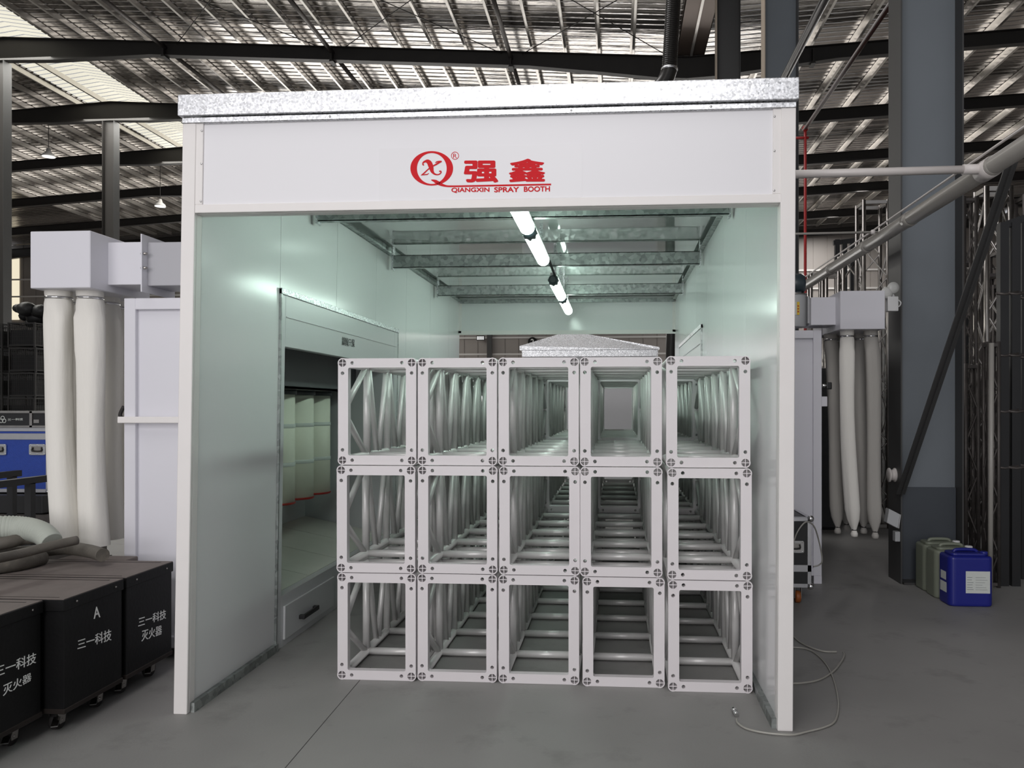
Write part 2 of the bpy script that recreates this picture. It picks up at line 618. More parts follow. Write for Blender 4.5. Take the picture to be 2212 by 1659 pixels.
struct(MB().box(-18.0, 5.5, FAR - 0.06, FAR - 0.02, 0.05, 4.6).build('window_3', mat('hidden_panel_glow', (0.8, 0.8, 0.8), 0.5, emit=(1.0, 0.97, 0.93), estr=3.6)))  # unseen glowing panel added so the roof sheets reflect bright streaks
for k, (xa, xb, za, zb) in enumerate(((-31.5, -12.0, 0.05, 11.0), (5.6, 11.5, 0.05, 10.0))):
    struct(MB().box(xa, xb, FAR - 0.05, FAR - 0.015, za, zb).build('window_%d' % (4 + k), 'streak_glow'))  # more hidden glowing panels, added for the roof streaks

# ridge skylight: cream translucent sheets on a raised frame
s = MB()
y = 18.0
while y < FAR:
    for x0, x1, z0, z1 in ((-23.7, -22, sheet_z(-23.7), sheet_z(-22) + 0.12), (-22, -20.85, sheet_z(-22) + 0.12, sheet_z(-20.85))):
        s.add([(x0, y, z0 + 0.03), (x1, y, z1 + 0.03), (x1, y + 0.27, z1 + 0.03), (x0, y + 0.27, z0 + 0.03)], [(0, 1, 2, 3)])
        s.add([(x0, y + 0.27, z0 + 0.03), (x1, y + 0.27, z1 + 0.03), (x1, y + 0.33, z1 + 0.09), (x0, y + 0.33, z0 + 0.09)], [(0, 1, 2, 3)])
    y += 0.33
sk = s.build('window_2', 'cream_sky')
struct(sk)

# rafters
FRAMES = [27.0, 33.0, 39.0, 45.0, 51.0, 56.6]


def depth_at(x):
    d = 0.46
    for c, half, big in ((-22, 5.5, 0.82), (2.4, 5.0, 0.73), (-45.5, 4, 0.7), (26.5, 4, 0.7)):
        t = abs(x - c) / half
        if t < 1:
            d = max(d, 0.46 + (big - 0.46) * min(1, (1 - t) * 1.25))
    return d


RX = [-45.8, -42, -27.5, -24, -22, -20.2, -16.5, -10, -3, -0.5, 1.4, 2.4, 3.4, 5.0, 7.4, 12, 22.5, 26.8]
ordinal = ['first', 'second', 'third', 'fourth', 'fifth', 'last']
for k, fy in enumerate(FRAMES):
    t = thing('steel_rafter', 'long dark tapered steel rafter across the hall, %s one up from the booth roofline' % ordinal[k] if k == 0 else
              'long dark tapered steel rafter across the hall, %s in the row behind the booth' % ordinal[k], 'roof beam', (2.4, fy, 13.4), 'rafters across the hall')
    top = [(x, beam_top(x)) for x in RX]
    bot = [(x, beam_top(x) - depth_at(x)) for x in RX]
    web, ft, fb = MB(), MB(), MB()
    for i in range(len(RX) - 1):
        web.prism([bot[i], bot[i + 1], top[i + 1], top[i]], 'xz', fy - 0.012, fy + 0.012)
        for mb, e, th in ((ft, top, 0.022), (fb, bot, 0.022)):
            (xa, za), (xb, zb) = e[i], e[i + 1]
            mb.prism([(xa, za - th), (xb, zb - th), (xb, zb), (xa, za)], 'xz', fy - 0.14, fy + 0.14)
    web.build('web', 'dark_steel', t)
    ft.build('top_flange', 'dark_steel', t)
    fb.build('bottom_flange', 'dark_steel', t)
    if k < 3:
        for x in (-16.0, -9.9, -3.6, 6.6):
            z1 = beam_top(x)
            MB().prism([(x - 0.08, z1 - depth_at(x) - 0.1), (x + 0.08, z1 - depth_at(x) - 0.1), (x + 0.03, z1 - depth_at(x) - 0.02),
                        (x + 0.03, z1 - 0.1), (x - 0.03, z1 - 0.1), (x - 0.03, z1 - depth_at(x) - 0.02)], 'xz', fy - 0.2, fy + 0.2).build('splice_plate', 'dark_steel', t)

# purlins: a Z section running from frame to frame
def purlin_mb(ln):
    mb = MB()
    for pts in (((-0.03, 0.0), (-0.022, 0.0), (-0.022, 0.25), (-0.03, 0.25)), ((-0.03, 0.0), (0.055, 0.0), (0.055, 0.009), (-0.03, 0.009)),
                ((-0.10, 0.241), (-0.022, 0.241), (-0.022, 0.25), (-0.10, 0.25)), ((0.047, 0.0), (0.055, 0.0), (0.055, 0.03), (0.047, 0.03))):
        mb.prism(pts, 'xz', 0.0, ln)
    return mb


PX = []
x = 1.75
while x > -36:
    if not -21.9 < x < -20.6:
        PX.append(x)
    x -= 1.16
x = 3.6
while x < 20:
    PX.append(x)
    x += 1.5
bays = [(22.0, 5.0, 'in front of the first rafter above the booth roofline'), (27.0, 6.0, 'between the first and second rafters above the booth'), (33.0, 6.0, 'between the second and third rafters'),
        (39.0, 6.0, 'between the third and fourth rafters'), (45.0, 6.0, 'between the fourth and fifth rafters'), (51.0, 5.6, 'in the last bay before the end wall')]
n_p = 0
for y0, ln, where in bays:
    proto = None
    for x in PX:
        # leave out those the frame can never show
        w_ = y0 + ln
        if abs((x - 0) / w_) > 0.84 or x / w_ > 0.6:
            continue
        if proto is None:
            proto = purlin_mb(ln).build('roof_purlin', 'purlin')
            me = proto.data
            o = proto
        else:
            o = proto.copy()
            COL.objects.link(o)
        o.location = (x, y0, beam_top(x) + 0.13)
        tag(o, 'thin roof purlin ' + where, 'purlin', 'purlins ' + where)
        n_p += 1

# round struts along the hall and crossed wire bracing under the sheets
for x, lab in ((-16.0, 'dark round strut pipe under the roof above the white duct boxes'), (-9.9, 'dark round strut pipe under the roof over the booth opening corner'),
               (-3.6, 'dark round strut pipe under the roof above the red sign')):
    t = thing('strut_pipe', lab, 'pipe', (x, 30, beam_top(x) - 0.24), 'round struts along the hall')
    for ya, yb in ((21.0, 26.97), (27.03, 32.97), (33.03, 38.97)):
        MB().tube([(x, ya, beam_top(x) - 0.2), (x, yb, beam_top(x) - 0.2)], 0.075, 10).build('strut_length', 'rust', t)
for x0, x1, lab in ((-15.5, -10.2, 'thin crossed bracing rods under the roof over the plain fascia'), (-9.5, -3.9, 'thin crossed bracing rods under the roof beside the sign'),
                    (-3.2, 1.9, 'thin crossed bracing rods under the roof beside the black spiral duct')):
    t = thing('wind_bracing', lab, 'bracing', ((x0 + x1) / 2, 24, beam_top(x0) + 0.02), 'crossed bracing rods')
    for a, b in ((x0, x1), (x1, x0)):
        MB().tube([(a, 21.2, beam_top(a) + 0.02), (b, 26.85, beam_top(b) - 0.1)], 0.014, 6).build('rod', 'dark_steel', t)


for px, py, y, lab in ((105, 334, 36.0, 'small round high-bay lamp under the roof, left of the skylit ridge column'), (346, 442, 42.0, 'small round high-bay lamp hanging beside the booth post top')):
    c = on_y(px, py, y)
    t = thing('high_bay_lamp', lab.replace('left of', 'beyond'), 'lamp', tuple(c))
    MB().lathe(tuple(c), [(0.30, -0.1), (0.26, 0.0), (0.12, 0.12), (0.08, 0.3)], 20).build('shade', 'white_paint', t)
    MB().lathe(tuple(c), [(0.001, -0.105), (0.28, -0.105), (0.28, -0.1)], 20).build('glass', 'led', t)
    MB().tube([(c.x, c.y, c.z + 0.3), (c.x, c.y, sheet_z(c.x))], 0.015, 6).build('hanger', 'dark_steel', t)


# steel columns of H section
def column(name, label, x, y, wx, dy, h, web_m, fl_l, fl_r, group='steel columns of the hall'):
    t = thing(name, label, 'column', (x, y, 0), group)
    MB().box(x - wx / 2 + 0.014, x + wx / 2 - 0.014, y - 0.008, y + 0.008, 0, h).build('web', web_m, t)
    MB().box(x - wx / 2, x - wx / 2 + 0.014, y - dy / 2, y + dy / 2, 0, h).build('flange', fl_l, t)
    MB().box(x + wx / 2 - 0.014, x + wx / 2, y - dy / 2, y + dy / 2, 0, h).build('flange', fl_r, t)
    return t


colA = column('steel_column', 'big blue-grey steel column behind the blue canister, with lamp and boxes on it', 2.835, 7.44, 0.55, 0.32, 13.4, 'col_blue', 'col_dark', 'col_dark')
MB().box(2.58, 3.09, 7.25, 7.63, 0, 0.02).build('base_plate', 'col_dark', colA)
MB().box(2.58, 3.09, 7.40, 7.432, 0.0, 0.86).build('foot_shade', mat('shaded_column_foot', (0.05, 0.058, 0.07), 0.55, 0, 0.2, 3), colA)  # shade low on the web, painted as a darker sheet
column('steel_column', 'blue-grey steel column rising above the end of the booth roof', 2.76, 13.5, 0.56, 0.32, 13.4, 'col_blue', 'col_lit', 'col_dark')
column('steel_column', 'narrow steel column with lit cream flange above the booth, next to the valley gutter', 2.86, 20.4, 0.60, 0.36, 13.3, 'col_dark', 'col_lit', 'col_dark')
column('steel_column', 'dark steel column under the first ridge joint at the picture edge', -22.2, 27.0, 0.52, 0.4, 14.04, 'dark_steel', 'dark_steel', 'col_dark')
column('steel_column', 'dark steel column standing behind the white duct boxes', -22.05, 33.0, 0.54, 0.4, 14.04, 'dark_steel', 'dark_steel', 'col_dark')
# valley gutter
g = thing('valley_gutter', 'brown metal valley gutter under the roof beside the black spiral duct', 'gutter', (2.5, 24, 13.5))
MB().box(2.05, 3.0, 20.5, 56.5, 13.50, 13.52).box(2.05, 2.07, 20.5, 56.5, 13.5, 13.8).box(2.98, 3.0, 20.5, 56.5, 13.5, 13.8).build('trough', mat('gutter_brown', (0.16, 0.12, 0.10), 0.35, 0.6, 0.15, 1), g)
MB().box(2.50, 2.58, 20.5, 26.8, 13.42, 13.5).build('hanger_strip', 'purlin', g)

# spiral duct dropping behind the booth roof
a = on_y(1458, -60, 13.0)
b = on_y(1446, 150, 13.0)
c = on_y(1424, 190, 13.0)
d = thing('spiral_duct', 'black spiral exhaust duct coming down behind the booth roof', 'duct', (c.x, 13.0, 2.9))
tp = MB()
n = 46
for i in range(n):
    p0, p1 = a.lerp(b, i / n), a.lerp(b, (i + 0.86) / n)
    tp.tube([p0, p1, a.lerp(b, (i + 0.9) / n), a.lerp(b, (i + 0.96) / n), a.lerp(b, (i + 1) / n)], [0.118, 0.118, 0.124, 0.124, 0.118], 16, caps=False)
tp.build('duct_run', 'duct', d)
e = smooth_pts([b, b.lerp(c, 0.5) + Vector((0.03, 0, 0)), c, c + Vector((-0.35, 0, -0.35))], 4)
MB().tube(e, 0.13, 16).build('elbow', 'duct', d)
MB().tube(smooth_pts([e[-1], e[-1] + Vector((-0.05, 0, -0.5)), (on_y(1448, 750, 13.0).x, 13.0, e[-1].z - 1.8), (on_y(1448, 750, 13.0).x, 13.0, 2.0), (on_y(1448, 750, 13.0).x, 13.0, 0.02)], 4), 0.085, 16).build('lower_run', 'duct', d)
MB().tube([b + Vector((0, 0, 0.02)), b + Vector((0, 0, -0.02))], 0.138, 16).build('collar', 'galv', d)
MB().tube([c.lerp(e[-1], 0.4), c.lerp(e[-1], 0.52)], 0.142, 16).build('collar', 'galv', d)

# ------------------------------------------------------------------ pipes between the booth and the columns
t = thing('drain_pipe', 'thick grey plastic pipe slanting across the blue-grey column', 'pipe', (2.3, 6, 3.07))
MB().tube([(2.3, 2.5, 3.07), (2.3, 10.2, 3.07)], 0.056, 18).build('pipe_run', 'pipe_grey', t)
for y in (4.35, 5.0, 6.35, 7.4, 8.6):
    MB().tube([(2.3, y - 0.05, 3.07), (2.3, y + 0.05, 3.07)], 0.0605, 18).build('coupling', 'pipe_grey', t)
MB().tube([(2.3, 4.98, 3.07), (2.3, 5.12, 3.07)], 0.064, 18).build('tee', 'pipe_white', t)
tag(MB().tube([(2.235, 2.5, 3.135), (2.24, 5.2, 3.137), (2.235, 7, 3.13), (2.24, 10, 3.135)], 0.008, 8).build('conduit', 'pipe_white'), 'thin pale conduit strapped along the thick grey slanting pipe', 'conduit')
t = thing('branch_pipe', 'level white plastic pipe from the booth to the thick grey pipe', 'pipe', (1.5, 5.05, 3.06))
z0 = on_y(1718, 377, 5.05).z
MB().tube([(0.90, 5.05, z0), (2.25, 5.05, z0 + 0.01)], 0.0255, 14).build('pipe_run', 'pipe_white', t)
MB().tube([(2.15, 5.05, z0 + 0.01), (2.3, 5.05, z0 + 0.01)], 0.031, 14).build('socket', 'pipe_white', t)
t = thing('branch_pipe', 'thin level grey conduit from the booth to the slanting pipe', 'pipe', (1.6, 6.9, 3.1))
MB().tube([(0.9, 6.92, 3.085), (2.24, 6.92, 3.095)], 0.010, 8).build('pipe_run', 'pipe_grey', t)
MB().sphere((2.2, 6.92, 3.095), 0.022).build('joint', 'pipe_white', t)
tag(MB().tube([(2.2, 3.0, 5.87), (2.2, 13.0, 5.89)], 0.043, 14).build('overhead_pipe', 'duct'), 'dark overhead pipe crossing the column above the end of the booth roof', 'pipe')
tag(MB().tube([(2.12, 3.0, 5.80), (2.12, 13.0, 5.82)], 0.014, 8).build('overhead_conduit', 'duct'), 'thin dark conduit beside the dark overhead pipe', 'conduit')
t = thing('sprinkler_pipe', 'brown and red sprinkler pipe with a red vertical drop beside the booth post', 'pipe', (2.9, 12.3, 4))
MB().tube([(2.9, 7.7, 5.86), (2.9, 12.3, 5.86)], 0.030, 12).build('pipe_run', 'pipe_rust', t)
MB().tube([(2.9, 12.3, 5.9), (2.9, 12.3, 0.0)], 0.022, 12).build('drop', 'pipe_red', t)
MB().sphere((2.9, 12.3, 5.86), 0.05).build('elbow', 'pipe_red', t)
MB().tube([(2.72, 12.3, 5.72), (2.95, 12.3, 5.72)], 0.02, 8).build('bracket', 'pipe_red', t)
tag(MB().tube([(2.84, 7.7, 5.80), (2.84, 12.2, 5.80)], 0.010, 8).build('overhead_conduit', 'pipe_white'), 'thin pale conduit under the brown sprinkler pipe', 'conduit')

# bracing bar in front of the big column
a = on_x(1955, 1038, 2.55)
b = on_x(2172, 392, 2.62)
c = a + (b - a) * 1.05
a = a - (b - a) * 0.06
tag(MB().bar(a, c, 0.012, 0.075, (1, 0, 0)).bar(a, c, 0.06, 0.010, (1, 0, 0)).build('brace_bar', 'col_dark'), 'dark steel brace bar slanting across the face of the big column', 'brace')

# ------------------------------------------------------------------ the spray booth
BX0, BX1, BY0, BY1, BZ = -2.29, 0.866, 3.94, 10.9, 3.10
IL, IR = -2.225, 0.80                           # inner faces


def lean(p):
    """the sheet-metal booth stands slightly out of plumb"""
    k = 0.0165 - 0.0115 * (p.x - BX0) / (BX1 - BX0)
    return Vector((p.x + p.z * k, p.y, p.z))


booth = thing('spray_booth', 'large white open-fronted spray booth with red sign and galvanised roof edge, full of trusses', 'spray booth', (-0.7, 7.4, 0))
SEAMS = [BY0 + 0.02, 5.0, 6.04, 7.05, 8.09, 9.15, 10.19, BY1]
HL = (5.0, 7.75, 2.355)                         # hole for the filter cabinet in one wall: y, y, top
HR = (7.45, 10.0, 2.355)                        # and in the other wall
for x0, x1, hole, face in ((BX0, IL, HL, IL), (IR, BX1, HR, IR)):
    for a, b in zip(SEAMS[:-1], SEAMS[1:]):
        mb = MB()
        cuts = sorted({a, b} | {h for h in hole[:2] if a < h < b})
        for c, d in zip(cuts[:-1], cuts[1:]):
            inside = c >= hole[0] - 1e-6 and d <= hole[1] + 1e-6
            mb.box(x0, x1, c + (0.0025 if c == a else 0), d - (0.0025 if d == b else 0), hole[2] if inside else 0.0, BZ)
        mb.build('wall_panel', 'panel', booth, fn=lean)
    # dark joint behind the seams
    mb = MB()
    for y in SEAMS[1:-1]:
        inside = hole[0] - 0.02 < y < hole[1] + 0.02
        mb.box((x0 + x1) / 2 - 0.022, (x0 + x1) / 2 + 0.022, y - 0.01, y + 0.01, hole[2] + 0.02 if inside else 0.02, BZ - 0.02)
    mb.build('seam_strip', 'grey_sheet', booth, fn=lean)
    # base channel along the floor
    s = 1 if face == IL else -1
    mb = MB()
    MB().box(face, face + s * 0.028, BY0 + 0.03, hole[0], 0, 0.05).build('base_channel', 'galv_beam', booth, fn=lean)
    MB().box(face, face + s * 0.028, hole[1], BY1, 0, 0.05).build('base_channel', 'galv_beam', booth, fn=lean)
    # front post and its inner return
    MB().box(x0 - 0.004, x1 + 0.004, BY0, BY0 + 0.022, 0, BZ - 0.02).box(x1 if s > 0 else x0 - 0.004, x1 + 0.004 if s > 0 else x0, BY0 + 0.022, BY0 + 0.075, 0.0, 2.64).build(
        'front_post', 'trim', booth, bevel=0.003, seg=1, fn=lean)
    # corner angle under the ceiling
    MB().box(face, face + s * 0.045, BY0 + 0.1, BY1 - 0.05, BZ - 0.045, BZ - 0.04).box(face, face + s * 0.005, BY0 + 0.1, BY1 - 0.05, BZ - 0.05, BZ).build('ceiling_angle', 'galv_beam', booth, fn=lean)
MB().box(IL, IR, BY0 + 0.06, BY1, BZ, BZ + 0.05).build('ceiling_panel', 'ceiling', booth, fn=lean)

# front fascia: flat sheet, cream frame, galvanised roof edge
MB().box(IL - 0.01, IR + 0.01, BY0 + 0.012, BY0 + 0.06, 2.615, BZ - 0.015).build('fascia_panel', 'fascia', booth, fn=lean)
MB().box(IL, IR, BY0 + 0.004, BY0 + 0.064, 2.605, 2.648).box(IL, IR, BY0 + 0.03, BY0 + 0.09, 2.603, 2.609).build('fascia_bottom_rail', 'trim', booth, bevel=0.002, seg=1, fn=lean)
for x0, x1 in ((IL - 0.005, IL + 0.042), (IR - 0.042, IR + 0.005)):
    MB().box(x0, x1, BY0 + 0.004, BY0 + 0.03, 2.648, BZ - 0.015).build('fascia_side_strip', 'trim', booth, bevel=0.002, seg=1, fn=lean)
for x in (IL + 0.035, IR - 0.035):
    for z in (2.665, 2.86, 3.03):
        MB().lathe((x, BY0 + 0.004, z), [(0.0055, 0), (0.005, -0.003), (0.001, -0.004)], 10, 'y').build('screw', 'chrome', booth, fn=lean)
MB().box(BX0 - 0.005, BX1 + 0.005, BY0 - 0.006, BY0 + 0.06, BZ - 0.032, BZ - 0.002).build('flashing', 'galv', booth, bevel=0.003, seg=1, fn=lean)
MB().box(BX0 - 0.016, BX1 + 0.012, BY0 - 0.03, BY0 + 0.02, BZ + 0.001, BZ + 0.108).box(BX0 - 0.016, BX1 + 0.012, BY0 + 0.02, BY1 + 0.03, BZ + 0.06, BZ + 0.108).build(
    'roof_edge', 'galv', booth, bevel=0.004, seg=2, fn=lean)
for x in (-1.5, -0.25, 0.45):
    MB().lathe((x, BY0 - 0.006, BZ - 0.017), [(0.006, 0), (0.005, -0.003), (0.001, -0.004)], 10, 'y').build('screw', 'chrome', booth, fn=lean)

# rear lintel
MB().box(IL, IR, BY1 - 0.06, BY1, 2.62, BZ).build('rear_lintel', 'panel', booth, fn=lean)
MB().box(IL, IR, BY1 - 0.075, BY1 - 0.06, 2.595, 2.65).build('rear_bottom_rail', 'trim', booth, fn=lean)
MB().box(IL + 0.02, IR - 0.02, BY1 - 0.11, BY1 - 0.06, BZ - 0.07, BZ - 0.02).build('rear_channel', 'galv_beam', booth, fn=lean)
for x0, x1 in ((IL, IL + 0.04), (IR - 0.04, IR)):
    MB().box(x0, x1, BY1 - 0.075, BY1 - 0.06, 2.62, BZ).build('rear_side_strip', 'trim', booth, fn=lean)

# cross channels under the ceiling
for y in (5.52, 7.42, 9.32):
    MB().box(IL + 0.055, IR - 0.03, y - 0.03, y - 0.024, 2.925, 3.045).box(IL + 0.055, IR - 0.03, y - 0.03, y + 0.03, 2.925, 2.931).box(
        IL + 0.055, IR - 0.03, y - 0.03, y + 0.03, 3.039, 3.045).build('cross_channel', 'galv_beam', booth, fn=lean)
    for x in (IL + 0.05, IR - 0.03):
        MB().box(x - 0.006, x + 0.006, y - 0.045, y + 0.035, 2.905, BZ).build('hanger_bracket', 'galv', booth, fn=lean)

# lettering and emblem on the fascia, laid out from the photographed lettering on the plane of the sheet
SY = BY0 + 0.0115


def sg(zx, zy, t=0.0):
    v = on_y(870 + zx / 6.506, 310 + zy / 6.506, SY)
    return Vector((v.x, v.y - t, v.z))


def box4(x0, y0, x1, y1, dyr=0.0):
    return sg(x0, y1), sg(x1, y1 - dyr), sg(x1, y0 - dyr), sg(x0, y0)


a, b = on_y(818, 434, SY), on_y(1258, 311, SY)
MB().box(a.x, b.x, SY - 0.0004, SY + 0.001, a.z, b.z).build('sticker_film', mat('clear_sticker_film', (0.765, 0.76, 0.783), 0.36), booth)
lg = MB()
N_ = 72
outer, inner = circ(408, 350, 300, 242, N_), circ(409, 352, 209, 217, N_)
vs, fs = [], []
for t in (0.0006, 0.0016):
    vs += [sg(*p, t) for p in outer] + [sg(*p, t) for p in inner]
for i in range(N_):
    j = (i + 1) % N_
    fs += [(i, j, N_ + j, N_ + i), (2 * N_ + i, 3 * N_ + i, 3 * N_ + j, 2 * N_ + j), (i, 2 * N_ + i, 2 * N_ + j, j), (N_ + i, N_ + j, 3 * N_ + j, 3 * N_ + i)]
lg.add(vs, fs)
ribbon(lg, smooth_pts([(400, 512), (455, 530), (520, 568), (600, 596), (700, 602), (1000, 597), (2085, 576)], 6),
       [8 + 40 * min(1, i / 7) if i < 10 else max(24, 52 - 3 * (i - 10)) for i in range(37)], sg, 0.0008)
ribbon(lg, smooth_pts([(300, 305), (284, 296), (290, 268), (330, 250), (372, 268), (398, 330), (415, 392), (450, 430), (500, 438), (535, 415), (535, 390), (512, 394)], 5),
       [14, 16, 18, 18, 18, 18, 18, 18, 18, 20, 22, 24, 26, 28, 32, 40, 50, 56, 60, 62, 66, 68, 70, 70, 68, 66, 64, 60, 56, 50, 46, 40, 34, 30, 26, 24, 22, 20, 18, 16, 16, 16, 16, 16, 16, 16, 18, 18, 18, 18, 18, 18, 18, 18, 18, 16], sg, 0.0010)
ribbon(lg, [(258, 446), (300, 418), (350, 370), (400, 330), (470, 295), (520, 262), (547, 250)], [6, 18, 16, 16, 22, 26, 20], sg, 0.0012)
ribbon(lg, [(546, 250), (510, 252), (480, 258), (458, 272)], [12, 16, 16, 10], sg, 0.0013)
ribbon(lg, [(256, 446), (300, 440), (345, 436), (368, 418)], [8, 14, 14, 6], sg, 0.0013)
ribbon(lg, circ(735, 172, 51, 51, 36) + [(786, 172)], [8] * 37, sg, 0.0008)
lg.build('emblem', 'logo', booth)


def sign_text(body, x0, y0, x1, y1, bold, dyr=0.0):
    q = [p for p in box4(x0, y0, x1, y1, dyr)]
    writing('lettering', body, *q, 'logo', booth, bold, 0.001)


sign_text('强', 858, 240, 1345, 552, 0.036)
sign_text('鑫', 1490, 215, 2003, 545, 0.030, 3)
sign_text('R', 708, 145, 762, 205, 0.0)
sign_text('QIANGXIN', 684, 622, 1220, 697, 0.03, 6)
sign_text('SPRAY', 1285, 614, 1634, 688, 0.03, 5)
sign_text('BOOTH', 1702, 605, 2070, 680, 0.03, 5)

# lamps in a line under the ceiling
def lamp(label, y0, y1, x, z, k):
    t = thing('tube_lamp', label, 'lamp', (x, (y0 + y1) / 2, z), 'lit tube lamps under the booth ceiling')
    n = 10
    rr = 0.052
    prof = [(rr * math.sin(PI / 2 * i / n) + 1e-4, y0 + rr - rr * math.cos(PI / 2 * i / n)) for i in range(n + 1)]
    prof += [(rr * math.cos(PI / 2 * i / n) + 1e-4, y1 - rr + rr * math.sin(PI / 2 * i / n)) for i in range(n + 1)]
    MB().lathe((x, 0, z), prof, 20, 'y').build('tube', 'lamp', t)
    MB().lathe((x, 0, z), [(0.03, y0 - 0.03), (0.048, y0 - 0.01), (0.055, y0 + 0.02), (0.055, y0 + 0.07), (0.05, y0 + 0.075)], 8, 'y').build('end_cap', 'motor', t)
    MB().box(x - 0.03, x + 0.03, y0 + 0.02, y1 - 0.02, z + 0.047, z + 0.075).build('backplate', 'white_plastic', t)
    for y in (y0 + 0.25, y1 - 0.2):
        MB().box(x - 0.012, x + 0.012, y - 0.012, y + 0.012, z + 0.07, BZ).build('hanger', 'galv', t)
    return t


lamp('lit white tube lamp under the booth ceiling, first behind the sign', 4.25, 5.42, -0.606, 2.83, 0)
lamp('lit white tube lamp hanging between the first and second cross channels', 5.50, 6.62, -0.606, 2.83, 1)
lamp('lit white tube lamp hanging between the second and third cross channels', 7.62, 8.82, -0.606, 2.83, 2)
lamp('lit white tube lamp closest to the rear lintel', 8.95, 10.15, -0.606, 2.83, 3)
tag(MB().tube([(-0.59, 6.6, 2.86), (-0.59, 7.0, 2.9), (-0.59, 7.66, 2.87)], 0.012, 8).build('lamp_cable', 'rubber'), 'short dark cable between the two pairs of tube lamps', 'cable')


# ------------------------------------------------------------------ dust collector cabinets let into the booth walls
def collector(side, y0, y1, label, xo, bag_sets):
    """side -1: behind the wall with the open filter recess; +1: behind the plain wall"""
    s = side
    face = IL if s < 0 else IR
    outw = BX0 if s < 0 else BX1
    t = thing('filter_cabinet', label, 'cabinet', (outw + s * 0.4, (y0 + y1) / 2, 0))
    back = outw + s * (xo - 0.02)
    X = lambda d: face + s * d                  # d metres outwards from the inner wall face
    fr = -0.012
    oy0, oy1, oz0, oz1 = y0 + 0.065, y1 - 0.12, 0.345, 1.995
    # front frame with opening, top sheet
    MB().box(X(fr), X(0.05), y0, oy0, 0, 2.335).box(X(fr), X(0.05), oy1, y1, 0, 2.335).box(X(fr), X(0.05), oy0, oy1, oz1, 2.335).build('front_frame', 'grey_white', t, bevel=0.003, seg=1, fn=lean)
    MB().box(X(fr - 0.008), X(fr + 0.002), y0 + 0.07, y1 - 0.05, 2.19, 2.195).build('fold', 'panel', t, fn=lean)
    MB().box(X(-0.02), X(0.02), y0 - 0.01, y1 + 0.01, 2.335, 2.375).build('top_strip', 'galv', t, bevel=0.002, seg=1, fn=lean)
    for y in (y0 - 0.01, y1):
        MB().box(X(-0.016), X(0.02), y, y + 0.012, 0, 2.37).build('edge_strip', 'galv_beam', t, fn=lean)
    # sill and drawer
    MB().box(X(fr), X(0.05), oy0, oy1, 0.0, oz0).build('sill', 'grey_white', t, fn=lean)
    dr = MB().box(X(fr - 0.014), X(fr), y0 + 0.10, y0 + 1.02, 0.045, 0.27).build('drawer', 'grey_white', t, bevel=0.003, seg=1, fn=lean)
    hy, hz = y0 + 0.47, 0.135
    if s < 0:
        MB().box(X(-0.066), X(-0.05), hy - 0.14, hy + 0.14, hz - 0.016, hz + 0.016).box(X(-0.055), X(-0.024), hy - 0.14, hy - 0.11, hz - 0.014, hz + 0.014).box(
        X(-0.055), X(-0.024), hy + 0.11, hy + 0.14, hz - 0.014, hz + 0.014).build('handle', 'blackpaint', dr, bevel=0.005, fn=lean)
    dr2 = MB().box(X(fr - 0.012), X(fr), y0 + 1.14, y1 - 0.3, 0.045, 0.27).build('drawer', 'grey_white', t, bevel=0.003, seg=1, fn=lean)
    # recess: back, ends, sloping tray, upper chamber
    MB().box(back, back - s * 0.02, y0, y1, 0, 2.3).build('back_sheet', 'grey_sheet', t)
    MB().box(X(0.05), back, oy1, oy1 + 0.02, 0.0, 2.3).build('end_sheet', 'grey_sheet', t)
    MB().box(X(0.05), back, y0 + 0.01, y0 + 0.03, 0.0, 2.3).build('end_sheet', 'grey_sheet', t)
    n = 4
    tr = MB()
    for i in range(n):
        ya, yb = oy0 + (oy1 - oy0) * i / n, oy0 + (oy1 - oy0) * (i + 1) / n
        tr.add([(X(0.05), ya + 0.003, oz0), (X(0.05), yb - 0.003, oz0), (back, yb - 0.003, oz0 + 0.17), (back, ya + 0.003, oz0 + 0.17),
                (X(0.05), ya + 0.003, oz0 - 0.02), (X(0.05), yb - 0.003, oz0 - 0.02), (back, yb - 0.003, oz0 + 0.15), (back, ya + 0.003, oz0 + 0.15)],
               [(0, 1, 2, 3), (7, 6, 5, 4), (0, 4, 5, 1), (1, 5, 6, 2), (2, 6, 7, 3), (3, 7, 4, 0)])
    tr.build('tray', 'tray_grey', t)
    MB().box(X(0.34), X(0.36), oy0, oy1, 1.74, 2.3).box(X(0.34), back, oy0, oy1, 1.74, 1.76).build('upper_chamber', 'dark_sheet', t)
    cx = X(0.62)
    for i in range(4):
        cy = oy0 + 0.93 + 0.41 * i
        f = MB().lathe((cx, cy, 0), [(0.16, 0.80), (0.16, 1.74)], 40).build('filter_cartridge', 'filter', t)
        for z in (1.10, 1.42):
            MB().lathe((cx, cy, 0), [(0.161, z), (0.164, z + 0.004), (0.164, z + 0.03), (0.161, z + 0.034)], 40).build('band', 'paper', f)
        MB().lathe((cx, cy, 0), [(0.02, 0.782), (0.158, 0.782), (0.166, 0.789), (0.166, 0.797), (0.158, 0.802)], 40).build('end_ring', 'red', f)
        MB().lathe((cx, cy, 0), [(0.175, 1.70), (0.175, 1.742)], 40).build('collar', 'dark_sheet', f)
    # outer casing seen from outside the booth: framed panel facing the photographer
    yf = y0 - 0.2
    ze = 2.288
    xa, xb = outw + s * 0.01, outw + s * xo
    cp = MB()
    cp.box(xb, xb - s * 0.075, yf, yf + 0.05, 0.07, ze).box(xa, xb - s * 0.075, yf, yf + 0.05, ze - 0.072, ze)
    cp.box(xa, xb - s * 0.075, yf, yf + 0.05, 0.07, 0.14)
    cp.build('casing_frame', 'housing', t, bevel=0.003, seg=1)
